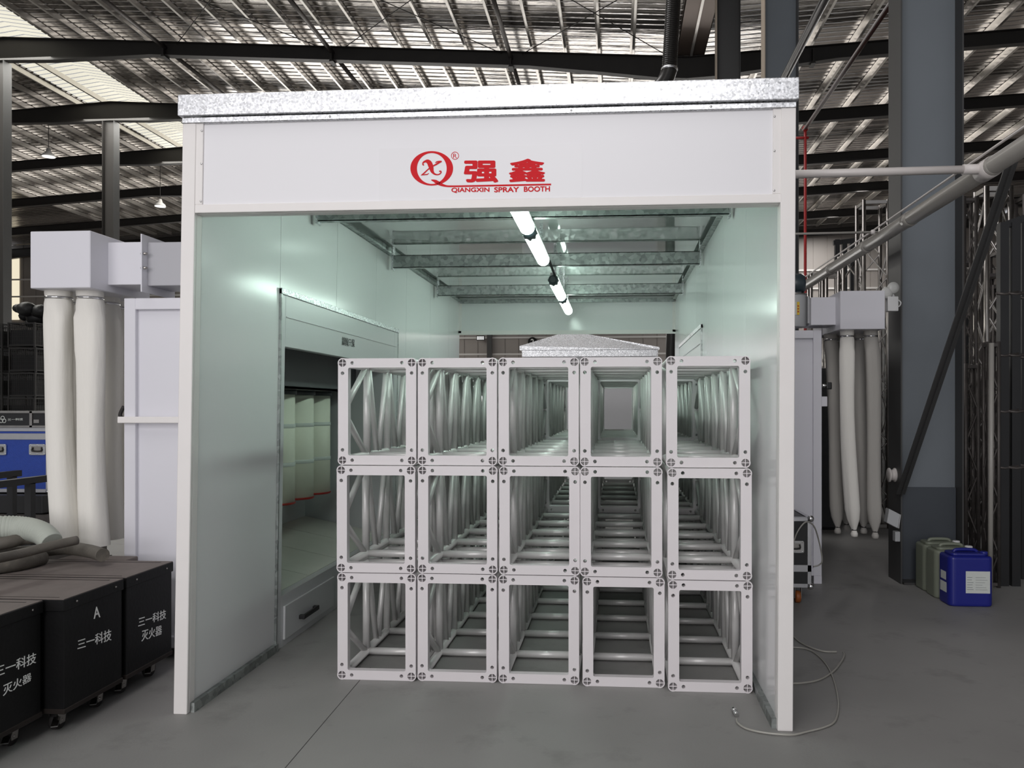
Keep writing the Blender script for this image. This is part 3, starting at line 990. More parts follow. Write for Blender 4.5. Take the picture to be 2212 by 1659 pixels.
    MB().box(xa, xb - s * 0.07, yf + 0.03, yf + 0.05, 0.1, ze - 0.06).build('casing_panel', 'housing', t)
    MB().box(xb, xb - s * 0.02, yf + 0.03, y1, 0.07, ze).box(xa, xb - s * 0.02, yf + 0.04, y1, ze - 0.02, ze).build('casing_side', 'housing', t)
    MB().box(xb, xb - s * 0.07, yf, yf + 0.06, 0, 0.07).build('foot', 'housing', t)
    if s < 0:
        MB().box(xb + s * 0.022, xa, yf - 0.035, yf - 0.002, 1.495, 1.535).build('brace', 'trim', t, bevel=0.003, seg=1)
        MB().tube(smooth_pts([(xb - 0.02, yf + 0.03, 1.52), (xb - 0.045, yf + 0.03, 1.545), (xb - 0.02, yf + 0.03, 1.60)], 4), 0.012, 8).build('handle', 'rubber', t)
        MB().prism([(xa, ze), (xa - 0.26, ze), (xa - 0.26, ze + 0.09), (xa - 0.1, ze + 0.045), (xa - 0.1, ze + 0.085), (xa, ze + 0.085)], 'xz', yf + 0.2, yf + 0.5).build('top_stand', 'housing', t)
    else:
        MB().box(xb, xb + 0.055, yf + 0.02, yf + 0.08, 1.60, 1.69).build('lever_block', 'housing', t, bevel=0.003, seg=1)
        MB().tube([(xb, yf + 0.05, 1.79), (xb + 0.07, yf + 0.05, 1.79)], 0.016, 10).build('latch', 'chrome', t)
        MB().box(xb + 0.05, xb + 0.10, yf + 0.03, yf + 0.07, 1.755, 1.82).build('knob', 'blackpaint', t, bevel=0.01)
    # the stepped feet under the far casing
    return t


M['grey_white'] = mat('grey_white_enamel', (0.62, 0.63, 0.64), 0.28, 0, 0.015, 2)
M['tray_grey'] = mat('dusty_tray', (0.60, 0.59, 0.54), 0.45, 0, 0.1, 4)
cabL = collector(-1, 5.0, 7.75, 'pale enamel filter cabinet with open recess of cartridges and black drawer handle', 0.83, None)
# stencilled marks above the recess, turned on their side
def on_wall(px, py):
    return on_x(px, py, IL + 0.05)
q = [on_wall(738.5, 745.5), on_wall(766, 750.5), on_wall(766, 733.5), on_wall(738.5, 727)]
writing('lettering', '鎮翰只保', q[0], q[1], q[2], q[3], 'black_ink', cabL, 0.0, 0.001)
collector(1, 7.45, 10.0, 'pale lilac filter cabinet outside the booth beside the big column', 0.99, None)


def blower(side, yp, x0, x1, z0, z1, label, duct, fan):
    """plenum box with its duct and fan, standing on the cabinet"""
    t = thing('bag_plenum', label, 'dust collector', ((x0 + x1) / 2, yp + 0.3, z0))
    MB().box(x0, x1, yp, yp + 0.62, z0, z1).build('plenum_box', 'housing', t, bevel=0.004, seg=1)
    dx0, dx1, dz0, dz1, dy0 = duct
    MB().box(dx0, dx1, dy0, dy0 + 0.3, dz0, dz1).build('duct', 'housing', t, bevel=0.003, seg=1)
    return t


M['bag_grey'] = mat('grimy_filter_cloth', (0.40, 0.385, 0.36), 0.9, 0, 0.15, 4, 0.25, 25, stretch=(1, 1, 0.15))


def ring_bag(name, label, top, bottom, r, material, tie, group):
    """cloth filter bag hanging from its spigot: clamp band, body with soft folds"""
    top, bottom = Vector(top), Vector(bottom)
    t = thing(name, label, 'filter bag', tuple(bottom), group)
    mb = MB()
    n, k = 24, 26
    ph = random.random() * 6
    vs, fs = [], []
    for i in range(k + 1):
        u = (i / k) ** 1.35
        p = top.lerp(bottom, u)
        sag = 0.012 * math.sin(u * 5 + ph)
        p.x += sag
        rr = r * (1.0 + 0.10 * math.sin(min(1, u * 6) * PI / 2) + 0.05 * math.sin(u * 7 + ph))
        if tie and u > 0.93:
            rr *= max(0.32, 1 - (u - 0.93) / 0.07 * 0.7)
        if i == 2:
            rr *= 0.93
        am = 0.0 if u < 0.08 else (0.10 if u < 0.25 else 0.06)
        for j in range(n):
            a = 2 * PI * j / n
            q = rr * (1 + am * math.cos(3 * a + ph + u * 2.5) + 0.5 * am * math.cos(5 * a - ph))
            vs.append(p + Vector((q * math.cos(a), q * math.sin(a), 0)))
    for i in range(k):
        for j in range(n):
            fs.append((i * n + j, i * n + (j + 1) % n, (i + 1) * n + (j + 1) % n, (i + 1) * n + j))
    mb.add(vs, fs, True)
    mb.add([p for p in vs[-n:]], [tuple(range(n))])
    mb.build('bag_body', material, t)
    zc = top.lerp(bottom, (2 / k) ** 1.35)
    MB().lathe((zc.x + 0.012 * math.sin(5 * (2 / k) ** 1.35 + ph), zc.y, zc.z), [(r * 1.02, -0.008), (r * 1.05, -0.008), (r * 1.05, 0.008), (r * 1.02, 0.008)], 24).build('clamp_band', 'chrome', t)
    if tie:
        e = bottom.copy()
        e.x += 0.012 * math.sin(5 + ph)
        MB().lathe(tuple(e), [(r * 0.30, 0.012), (r * 0.36, 0.006), (r * 0.36, -0.006), (r * 0.30, -0.012)], 14).build('tie_cord', 'rubber', t)
        MB().lathe(tuple(e), [(r * 0.3, 0.0), (r * 0.55, -0.035), (r * 0.5, -0.06), (r * 0.1, -0.065)], 12).build('gathered_end', material, t)
    return t


# ---- blower beside the booth, white
t = blower(-1, 4.6, on_y(65, 560, 4.6).x, on_y(195, 560, 4.6).x, on_y(150, 622, 4.6).z, on_y(150, 498.5, 4.6).z,
           'white square plenum box with cloth bags hanging beside the dusty black chests', (on_y(195, 560, 4.6).x - 0.01, on_y(312, 560, 4.77).x, on_y(270, 615, 4.77).z, on_y(270, 523, 4.77).z, 4.77), None)
fx = on_y(312, 560, 4.77).x
MB().box(fx, fx + 0.008, 4.73, 5.10, on_y(312, 632, 4.77).z, on_y(312, 508, 4.77).z).build('flange', 'housing', t)
for z in (2.47, 2.56):
    MB().tube([(fx - 0.01, 4.75, z), (fx + 0.03, 4.75, z)], 0.008, 8).build('bolt', 'steel', t)
MB().box(fx + 0.008, -2.40, 4.79, 5.06, on_y(350, 617, 4.79).z, on_y(350, 523, 4.79).z).build('fan_duct', mat('fan_duct_grey', (0.42, 0.42, 0.45), 0.38), t, bevel=0.003, seg=1)
tag(MB().tube(smooth_pts([(-2.66, 4.95, 2.64), (-2.69, 4.95, 2.72), (-2.64, 4.95, 2.78), (-2.62, 4.95, 2.70), (-2.67, 4.97, 2.66), (-2.66, 4.95, 2.80), (-2.58, 4.95, 2.84), (-2.5, 5.0, 2.7), (-2.6, 4.98, 2.65)], 5), 0.022, 8).build(
    'cable_coil', 'rubber'), 'black cable coiled on top of the grey fan duct beside the booth post', 'cable')
zt = on_y(123, 630, 4.72).z + 0.01
for (px, py, y, pb, lab) in ((123, 626, 4.74, 141, 'white cloth filter bag at the front outer corner of the white plenum'), (191, 626, 4.76, 207, 'white cloth filter bag at the front, next to the cabinet casing'),
                             (160, 636, 5.02, 182, 'white cloth filter bag at the back, between the two front bags'), (229, 640, 5.03, 243, 'white cloth filter bag at the back corner, beside the cabinet casing'),
                             (258, 644, 5.27, 266, 'white cloth filter bag mostly hidden behind the edge of the cabinet casing')):
    tp = on_y(px, py, y)
    tp.z = zt
    bt = on_y(pb, 1215, y)
    bt.z = 0.72
    ring_bag('filter_bag', lab, tp, bt, 0.074, 'bag', False, 'cloth bags on the white plenum')

# ---- blower on the other side, by the column
yp = 7.05
t = blower(1, yp, on_y(1815, 670, yp).x, on_y(1912, 670, yp).x, on_y(1860, 711, yp).z, on_y(1860, 628, yp).z,
           'lilac grey plenum box with grimy hanging bags in front of the big column', (on_y(1752, 670, 7.2).x, on_y(1815, 670, yp).x + 0.01, on_y(1780, 702, 7.2).z, on_y(1780, 642, 7.2).z, 7.2), None)
fan_x = on_y(1722, 670, 7.25).x
f0, f1 = on_y(1722, 705, 7.25).z, on_y(1722, 632, 7.25).z
MB().lathe((fan_x, 7.36, 0), [(0.10, f0), (0.105, f0 + 0.01), (0.105, f1 - 0.01), (0.10, f1)], 28).build('fan_housing', 'grey_sheet', t)
MB().lathe((fan_x, 7.36, 0), [(0.112, f1 - 0.012), (0.115, f1 - 0.006), (0.112, f1)], 28).build('housing_rim', 'steel', t)
MB().box(fan_x + 0.1, on_y(1752, 670, 7.2).x, 7.27, 7.45, f0 + 0.03, f1 - 0.03).build('transition', 'grey_sheet', t)
mz = on_y(1730, 610, 7.25).z
MB().lathe((fan_x - 0.03, 7.36, mz), [(0.02, 0.12), (0.085, 0.115), (0.10, 0.09), (0.10, -0.02), (0.07, -0.05), (0.07, -0.16), (0.02, -0.17)], 8, 'x').build('motor', 'motor', t)
MB().box(fan_x - 0.05, fan_x + 0.05, 7.3, 7.42, f1 - 0.005, mz - 0.06).build('motor_foot', 'motor', t)
lx = fan_x - 0.02
MB().box(on_y(1714, 670, 7.253).x, on_y(1721, 670, 7.253).x, 7.2505, 7.262, on_y(1720, 680, 7.25).z, on_y(1720, 652, 7.25).z).build('paper_label', 'paper', t)
st = MB().box(on_y(1721.5, 670, 7.253).x, on_y(1727, 670, 7.253).x, 7.2505, 7.262, on_y(1720, 680, 7.25).z, on_y(1720, 652, 7.25).z).build('warning_sticker', 'yellow', t)
for k in range(3):
    a = on_y(1724.3, 661 + 6 * k, 7.25)
    MB().box(a.x - 0.006, a.x + 0.006, 7.2495, 7.251, a.z - 0.007, a.z + 0.007).build('mark', 'red', st)
zt = on_y(1860, 711, yp).z + 0.005
for (px, y, pb, pyb, m_, lab) in ((1827, 7.2, 1843, 1144, 'bag', 'palest hanging filter bag under the lilac plenum'), (1879, 7.2, 1893, 1148, 'bag_grey', 'hanging filter bag under the outer corner of the lilac plenum'),
                                  (1858, 7.52, 1863, 1138, 'bag_grey', 'hanging filter bag in the back row between the two front ones'), (1793, 7.55, 1812, 1138, 'bag_grey', 'grimy hanging filter bag next to the cabinet casing and its knob'),
                                  (1806, 7.75, 1826, 1132, 'bag_grey', 'grimy filter bag mostly hidden behind the palest one')):
    tp = on_y(px, 715, y)
    tp.z = zt
    bt = on_y(pb, pyb, y)
    ring_bag('filter_bag', lab, tp, bt, 0.058, m_, True, 'cloth bags on the lilac plenum')
MB().box(on_y(1815, 670, yp).x - 0.0, on_y(1912, 670, yp).x, yp + 0.6, yp + 0.95, zt, zt + 0.3).build('plenum_rear', 'housing', t)

# ---- boxes on the big column
t = thing('emergency_light', 'white twin-head emergency light fixed on the edge of the big column', 'emergency light', (2.5, 7.2, 2.6))
ex, ey = 2.44, 7.2
a = on_y(1918, 672, ey)
b = on_y(1941, 640, ey)
MB().box(a.x, b.x, ey, ey + 0.07, a.z, b.z).build('battery_box', 'white_plastic', t, bevel=0.006)
for px, py in ((1917, 632), (1931, 621)):
    h = on_y(px, py, ey)
    MB().lathe((h.x, ey + 0.02, h.z), [(0.012, 0.07), (0.04, 0.05), (0.052, 0.0), (0.05, -0.012), (0.02, -0.02), (0.001, -0.021)], 20, 'y').build('lamp_head', 'lens', t)
    MB().tube([(h.x, ey + 0.05, h.z - 0.03), (h.x + 0.015, ey + 0.045, b.z - 0.005)], 0.012, 8).build('stalk', 'white_plastic', t)
MB().tube(smooth_pts([(b.x, ey + 0.04, b.z - 0.02), (b.x + 0.03, ey + 0.03, b.z - 0.05), (b.x + 0.02, ey + 0.03, a.z + 0.05), (b.x, ey + 0.04, a.z + 0.04)], 4), 0.006, 6).build('cord', 'white_plastic', t)
a, b = on_y(1915, 1141, 7.2), on_y(1944, 1099, 7.2)
t = thing('junction_box', 'tilted grey metal box hung low on the big column', 'box', ((a.x + b.x) / 2, 7.22, a.z))
MB().prism([(a.x, a.z + 0.05), (b.x - 0.02, a.z), (b.x, b.z - 0.05), (a.x + 0.02, b.z)], 'xz', 7.19, 7.275).build('case', 'grey_sheet', t, bevel=0.004, seg=1)
MB().prism([(b.x - 0.016, a.z + 0.001), (b.x - 0.012, a.z + 0.001), (b.x + 0.004, b.z - 0.051), (b.x, b.z - 0.051)], 'xz', 7.188, 7.276).build('lid_edge', 'white_plastic', t)
c = on_y(1915, 1026, 7.42)
tag(MB().lathe((2.53, 7.42, c.z), [(0.02, -0.03), (0.065, -0.03), (0.065, -0.02), (0.05, -0.015), (0.05, 0.015), (0.065, 0.02), (0.065, 0.03), (0.02, 0.03)], 20, 'x').build('cable_reel', 'pipe_white'),
    'small pale round reel on the side of the big column', 'reel')
c = on_y(1919, 1160, 7.3)
tag(MB().box(2.515, 2.56, 7.29, 7.36, c.z - 0.04, c.z + 0.05).build('switch_box', 'grey_sheet', None, bevel=0.006), 'small grey switch box at the foot of the big column', 'switch')

# ------------------------------------------------------------------ box trusses in the booth
TW, TH, TL, TR = 0.468, 0.628, 2.73, 0.0255


def make_truss():
    t = thing('box_truss', 'pale box truss', 'truss', (0, 0, 0), 'trusses stacked in the booth')
    hw = TW / 2
    cx, cz0, cz1 = hw - 0.028, 0.028, TH - 0.030
    holes = [rrect(-hw + 0.062, hw - 0.062, 0.056, TH - 0.058, 0.010)]
    for sx in (-1, 1):
        for cz, s in ((cz0, 1), (cz1, -1)):
            holes.append(circ(sx * cx, cz, 0.0225, n=24))
            holes.append(circ(sx * (cx - 0.058), cz, 0.0105, n=14))
            holes.append(circ(sx * cx, cz + s * 0.060, 0.0105, n=14))
    outer = []
    R_ = 0.0285
    for sx, cz, a0 in ((1, cz1, -20), (-1, cz1, 70), (-1, cz0, 160), (1, cz0, 250)):
        for i in range(15):
            a = math.radians(a0 + 130 * i / 14)
            outer.append((sx * cx + R_ * math.cos(a), cz + R_ * math.sin(a)))
    for front in (True, False):
        y0 = 0.0 if front else TL - 0.045
        fr = plate('end_frame', outer, holes, 0.045, 'truss', t, lambda u, w, d: (u, y0 + d, w))
        for sx in (-1, 1):
            for cz in (cz0, cz1):
                MB().bar((sx * cx - 0.023, y0 + 0.024, cz), (sx * cx + 0.023, y0 + 0.024, cz), 0.044, 0.004).bar((sx * cx, y0 + 0.024, cz - 0.023), (sx * cx, y0 + 0.024, cz + 0.023), 0.044, 0.004, (1, 0, 0)).build(
                    'cross_rib', 'truss', fr)
                yy = y0 + 0.042 if front else y0 + 0.003
                MB().lathe((sx * cx, yy, cz), [(0.0225, -0.002), (0.0225, 0.002)], 24, 'y').build('bore_shade_disc', 'black', fr)  # black disc painted for the shade inside the hollow tube end
    for sx in (-1, 1):
        for cz in (cz0, cz1):
            MB().tube([(sx * cx, 0.04, cz), (sx * cx, TL - 0.04, cz)], TR, 14).build('chord', 'truss_tube', t)
    st = [0.455 * i for i in range(7)]
    st[0], st[6] = 0.045, TL - 0.045
    for y in st[1:6]:
        for cz in (cz0, cz1):
            MB().tube([(-cx, y, cz), (cx, y, cz)], 0.0235, 12).build('rung', 'truss_tube', t)
        for sx in (-1, 1):
            MB().tube([(sx * cx, y, cz0), (sx * cx, y, cz1)], 0.024, 12).build('upright', 'truss_tube', t)
    mz = (cz0 + cz1) / 2
    for sx in (-1, 1):
        for i in range(6):
            a, b = st[i], st[i + 1]
            m_ = (a + b) / 2
            if i == 0:
                seg = (((sx * cx, a - 0.0, mz + 0.02), (sx * cx, b - 0.03, cz1 - 0.01)), ((sx * cx, a - 0.0, mz - 0.02), (sx * cx, b - 0.03, cz0 + 0.01)))
            elif i == 5:
                seg = (((sx * cx, b, mz + 0.02), (sx * cx, a + 0.03, cz1 - 0.01)), ((sx * cx, b, mz - 0.02), (sx * cx, a + 0.03, cz0 + 0.01)))
            else:
                seg = (((sx * cx, a + 0.035, cz1 - 0.01), (sx * cx, m_ - 0.02, cz0)), ((sx * cx, b - 0.035, cz1 - 0.01), (sx * cx, m_ + 0.02, cz0)))
            for p, q in seg:
                MB().tube([p, q], 0.0185, 10).build('diagonal', 'truss_tube', t)
    return t


proto = make_truss()
rows = {3: ((728, 899), (901, 1074), (1076, 1252), (1257, 1437), (1442, 1627)), 2: ((727, 897), (903, 1074), (1078, 1253), (1253, 1431), (1441, 1625)),
        1: ((729, 900), (903, 1073), (1077, 1250), (1253, 1430), (1440, 1620))}
TY = (4.51, 4.52, 4.515, 4.50, 4.45)
rown = {1: 'top row', 2: 'middle row', 3: 'bottom row'}
coln = ('end column next to the filter recess', 'second column from the filter recess', 'middle column', 'second column from the plain wall', 'end column against the plain wall')
first = True
for row in (3, 2, 1):
    for c in range(5):
        y = TY[c] + {1: 0.006, 2: -0.004, 3: 0.0}[row]
        pl, prr = rows[row][c]
        zc = 0.31 + (3 - row) * 0.629
        pyc = CY - (zc - EYE) / (y / 1.0) * F
        xl, xr = on_y(pl, pyc, y).x, on_y(prr, pyc, y).x
        x = (xl + xr) / 2
        z = (3 - row) * 0.6285
        lab = 'pale box truss in the %s, %s' % (rown[row], coln[c])
        if first:
            proto.location = (x, y, z)
            proto['label'] = lab
            first = False
        else:
            dup(proto, (x, y, z), lab)
        dup(proto, (x, y + TL + 0.02, z), 'truss lying behind the %s one, %s' % (rown[row], coln[c]), 'trusses lying behind the front stack', skip=('cross_rib', 'bore_shade_disc'))

# ------------------------------------------------------------------ black chests on castors
def chest(label, x0, x1, y0, y1, lines):
    t = thing('rolling_chest', label, 'chest', ((x0 + x1) / 2, (y0 + y1) / 2, 0), 'black chests beside the booth')
    MB().box(x0 + 0.01, x1 - 0.006, y0 + 0.008, y1 - 0.008, 0.125, 0.61).build('body', 'chest', t, bevel=0.004, seg=1)
    MB().box(x0 + 0.004, x1 - 0.002, y0 + 0.003, y1 - 0.003, 0.105, 0.13).build('base_frame', 'chest_edge', t, bevel=0.003, seg=1)
    ld = MB().box(x0, x1, y0, y1, 0.605, 0.662).build('lid', 'chest', t, bevel=0.003, seg=1)
    MB().box(x0 + 0.002, x1 - 0.003, y0 + 0.003, y1 - 0.003, 0.6615, 0.6655).build('lid_top', 'chest_lid', ld)
    MB().box(x0 + 0.03, x1 - 0.05, y1 - 0.055, y1 - 0.045, 0.665, 0.6665).box(x0 + 0.03, x1 - 0.05, y0 + 0.03, y0 + 0.036, 0.665, 0.6665).build('groove', 'chest_edge', ld)
    for x in (x0 + 0.12, x1 - 0.10):
        for y in (y0 + 0.09, y1 - 0.09):
            c = MB().lathe((x, y, 0.045), [(0.012, -0.017), (0.043, -0.017), (0.045, -0.012), (0.045, 0.012), (0.043, 0.017), (0.012, 0.017)], 18, 'x')
            c = c.build('castor_wheel', 'rubber', t)
            f = MB().box(x - 0.035, x + 0.035, y - 0.035, y + 0.035, 0.10, 0.107)
            for s in (-1, 1):
                f.prism([(y - 0.018, 0.03), (y + 0.018, 0.03), (y + 0.03, 0.1), (y - 0.03, 0.1)], 'yz', x + s * 0.024 - 0.002, x + s * 0.024 + 0.002)
            f.tube([(x - 0.028, y, 0.045), (x + 0.03, y, 0.045)], 0.008, 8)
            f.build('fork', 'steel', c)
            MB().bar((x + 0.02, y - 0.03, 0.07), (x + 0.045, y - 0.085, 0.045), 0.03, 0.006).build('brake_lever', 'chrome', c)
    for y in (y0 + 0.09, y1 - 0.07):
        MB().lathe((x1, y, 0.635), [(0.006, -0.001), (0.005, 0.003), (0.001, 0.004)], 8, 'x').build('rivet', 'steel', ld)
    for body, q in lines:
        p = [on_x(a, b, x1 - 0.006) for a, b in q]
        writing('lettering', body, *p, 'white_ink', t, 0.006, 0.0012)
    return t


chest('black rolling chest with white writing, cut off at the picture edge', -3.75, -2.755, 3.10, 3.615,
      (('三一科技', ((-12, 1465), (77, 1432), (78, 1408), (-12, 1440))), ('灭火器', ((6, 1504), (67, 1470), (67, 1452), (6, 1480)))))
chest('black rolling chest with a pale patch shaped like an A above one line of writing', -3.75, -2.665, 3.635, 4.10,
      (('三一科技', ((167, 1404), (240, 1383), (240, 1358), (167, 1382))), ('A', ((202, 1337), (216, 1333), (213, 1309), (203, 1312)))))
chest('black rolling chest with two lines of white writing, tucked against the booth post', -3.75, -2.665, 4.125, 4.58,
      (('三一科技', ((298, 1355), (358, 1336), (358, 1316), (299, 1334))), ('灭火器', ((305, 1386), (349, 1370), (349, 1350), (306, 1362)))))

# ------------------------------------------------------------------ hoses piled on the chests
def hose(name, label, pts, r, m, cat='hose'):
    p = smooth_pts([on_z(a, b, z) for a, b, z in pts], 6)
    return tag(MB().tube(p, r, 14).build(name, m), label, cat)


hose('thick_hose', 'thick grimy hose with its end lying out over the chest lids', [(-110, 1225, 0.75), (0, 1199, 0.735), (70, 1192, 0.735), (140, 1184, 0.74), (190, 1190, 0.74), (222, 1199, 0.735)], 0.039, 'hose')
hose('thick_hose', 'second grimy hose, the one with a sleeve joint near its tip', [(-110, 1222, 0.81), (0, 1205, 0.80), (60, 1192, 0.80), (110, 1179, 0.815), (166, 1167, 0.825)], 0.026, 'hose')
hose('thick_hose', 'grimy hose lying under the pale wrapped roll', [(-110, 1180, 0.82), (0, 1174, 0.82), (50, 1164, 0.83), (85, 1160, 0.835)], 0.036, 'hose')
hose('thick_hose', 'lowest fat grimy hose at the picture edge', [(-140, 1240, 0.72), (-30, 1226, 0.71), (40, 1216, 0.71), (90, 1205, 0.705)], 0.045, 'hose')
p = smooth_pts([on_z(a, b, z) for a, b, z in ((-120, 1160, 0.86), (-10, 1143, 0.89), (50, 1142, 0.885), (90, 1152, 0.865), (112, 1172, 0.82))], 8)
t = thing('wrapped_roll', 'pale grey-green wrapped roll of sheet on the pile of hoses', 'roll', tuple(p[0]))
for i in range(len(p) - 1):
    k = i / (len(p) - 1)
    r0 = 0.078 - 0.02 * k
    d = (p[i + 1] - p[i])
    MB().tube([p[i] - d * 0.25, p[i], p[i + 1]], [r0 * 0.97, r0 * 1.04, r0 * 0.95], 18, caps=(i == len(p) - 2)).build('wrap_turn', 'wrap', t)
tag(MB().box(-3.42, -2.98, 4.60, 4.73, 0.60, 0.665).build('timber_offcut', 'chest_lid', None, bevel=0.01), 'dusty timber offcut behind the chest by the booth post', 'timber')
tag(MB().box(-3.5, -2.9, 4.60, 4.74, 0.0, 0.60).build('low_crate', 'chest', None, bevel=0.005), 'low dark crate under the dusty timber offcut', 'crate')

# ------------------------------------------------------------------ flight cases and dark stores behind the chests
def flight_case(label, x0, x1, y0, y1, z0, z1, m, split, handles, group=None, wheels=False, name='flight_case'):
    t = thing(name, label, 'flight case', ((x0 + x1) / 2, (y0 + y1) / 2, z0), group)
    MB().box(x0 + 0.006, x1 - 0.006, y0 + 0.006, y1 - 0.006, z0 + 0.006, z1 - 0.006).build('shell', m, t)
    e = 0.032
    zs = [(z0, z0 + e), (z1 - e, z1)] + ([(split - 0.028, split + 0.028)] if split else [])
    for a, b in zs:
        MB().box(x0, x1, y0, y0 + 0.012, a, b).box(x0, x0 + 0.012, y0, y1, a, b).box(x1 - 0.012, x1, y0, y1, a, b).build('edge_rail', 'alu', t, bevel=0.002, seg=1)
    for x in (x0, x1 - e):
        for y in (y0, y1 - e):
            MB().box(x, x + e, y, y + e, z0, z1).build('corner_rail', 'alu', t, bevel=0.002, seg=1)
    MB().box(x0, x1, y0, y0 + e, z1 - 0.004, z1 + 0.001).box(x1 - e, x1, y0, y1, z1 - 0.004, z1 + 0.001).build('top_rail', 'alu', t)
    for x in (x0 + 0.006, x1 - 0.006):
        for z in (z0 + 0.01, z1 - 0.01):
            MB().sphere((x, y0 + 0.008, z), 0.028, 12).build('ball_corner', 'chrome', t)
    for hx, hz in handles:
        h = plate('recessed_handle', rrect(-0.075, 0.075, -0.048, 0.048, 0.012), [rrect(-0.052, 0.052, -0.03, 0.028, 0.006)], 0.006, 'chrome', t, lambda u, w, d: (hx + u, y0 - d, hz + w))
        MB().box(hx - 0.052, hx + 0.052, y0 - 0.0015, y0 - 0.0005, hz - 0.03, hz + 0.028).build('dish', 'steel', h)
        MB().tube(smooth_pts([(hx - 0.04, y0 - 0.004, hz + 0.018), (hx - 0.04, y0 - 0.014, hz - 0.012), (hx + 0.04, y0 - 0.014, hz - 0.012), (hx + 0.04, y0 - 0.004, hz + 0.018)], 3), 0.006, 8).build('grip', 'rubber', h)
        for u in (-0.063, 0, 0.063):
            for w in (-0.039, 0.038):
                MB().sphere((hx + u, y0 - 0.007, hz + w), 0.006, 8).build('rivet', 'chrome', h)
    if wheels:
        for x in (x0 + 0.08, x1 - 0.09):
            for y in (y0 + 0.09, y1 - 0.09):
                c = MB().lathe((x, y, 0.05), [(0.012, -0.02), (0.045, -0.02), (0.05, -0.012), (0.05, 0.012), (0.045, 0.02), (0.012, 0.02)], 18, 'x').build('castor_wheel', 'orange', t)
                MB().box(x - 0.035, x + 0.035, y - 0.035, y + 0.035, z0 - 0.008, z0).box(x - 0.028, x - 0.024, y - 0.02, y + 0.02, 0.04, z0 - 0.005).box(x + 0.024, x + 0.028, y - 0.02, y + 0.02, 0.04, z0 - 0.005).build('fork', 'steel', c)
    return t


yb = 6.6
xr = on_y(106, 980, yb).x
zb0, zb1 = on_y(60, 1064, yb).z, on_y(60, 924, yb).z
h1, h2 = on_y(81, 971, yb), on_y(-3, 971, yb)
bc = flight_case('blue flight case with bright edges and two recessed handles, behind the pile of hoses', xr - 1.15, xr, yb, yb + 0.6, zb0, zb1, 'blue_board', on_y(60, 943, yb).z, ((h1.x, h1.z), (h2.x, h2.z)))
# black case on top of the blue one
xk = on_y(106, 905, yb + 0.06).x
kt = on_y(60, 888, yb + 0.06).z
t = thing('flight_case', 'black flight case with a trefoil emblem lying on the blue case', 'flight case', (xk - 0.5, yb + 0.3, zb1))
MB().box(xk - 1.1, xk, yb + 0.06, yb + 0.55, zb1 + 0.002, kt).build('shell', 'blackpaint', t)
MB().box(xk - 1.1, xk, yb + 0.05, yb + 0.065, kt - 0.018, kt).box(xk - 1.1, xk, yb + 0.05, yb + 0.065, zb1 + 0.002, zb1 + 0.018).build('edge_rail', 'steel', t)
c = on_y(68, 905, yb + 0.06)
MB().box(c.x - 0.012, c.x + 0.012, yb + 0.05, yb + 0.065, zb1, kt).build('middle_rail', 'steel', t)
ys_ = yb + 0.058
em = MB()
c = on_y(6, 907, ys_)
for k in range(3):
    a = PI / 2 + k * 2 * PI / 3
    cc = (c.x + 0.016 * math.cos(a), c.z + 0.016 * math.sin(a))
    rg = circ(cc[0], cc[1], 0.017, n=20)
    rg.append(rg[0])
    ribbon(em, rg, [0.005] * 21, lambda u, w, d: (u, ys_ - d, w), 0.001)
em.build('trefoil_emblem', 'paper', t)
q = [on_y(a, b, ys_) for a, b in ((17, 909), (50, 908), (50, 903), (17, 904))]
writing('lettering', '三一科技', *q, 'paper', t, 0.01, 0.001)
c = on_y(79, 910, ys_)
MB().box(c.x - 0.025, c.x + 0.025, ys_ - 0.004, ys_, c.z - 0.015, c.z + 0.015).build('latch', 'steel', t)

# stack of dark flat panels carrying the blue case
for k in range(5):
    z0 = zb0 * k / 5
    tag(MB().box(xr - 1.25 + 0.03 * (k % 2), xr + 0.08 - 0.05 * (k % 3), yb - 0.12 + 0.04 * (k % 2), yb + 0.75, z0, z0 + zb0 / 5 - 0.012).build('flat_panel', 'rust' if k % 2 else 'blackpaint', None, bevel=0.006),
        'dark dusty flat panel under the blue case, %s in the stack' % ('lowest', 'second from the floor', 'middle one', 'second from the top', 'topmost')[k], 'panel', 'dark flat panels under the blue case')

# black steel frame trolley
t = thing('steel_trolley', 'black square-tube frame of a trolley in front of the blue case', 'trolley', (-4.45, 5.5, 0))
for x in (-4.42, -5.0):
    MB().bar((x, 4.9, 1.04), (x, 6.28, 1.04), 0.05, 0.05).build('rail', 'blackpaint', t)
    for y in (5.66, 6.2):
        MB().bar((x, y, 0.0), (x, y, 1.02), 0.05, 0.05, (0, 1, 0)).build('leg', 'blackpaint', t)
MB().bar((-4.42, 6.2, 0.62), (-5.0, 6.2, 0.62), 0.03, 0.03).build('stretcher', 'alu', t)

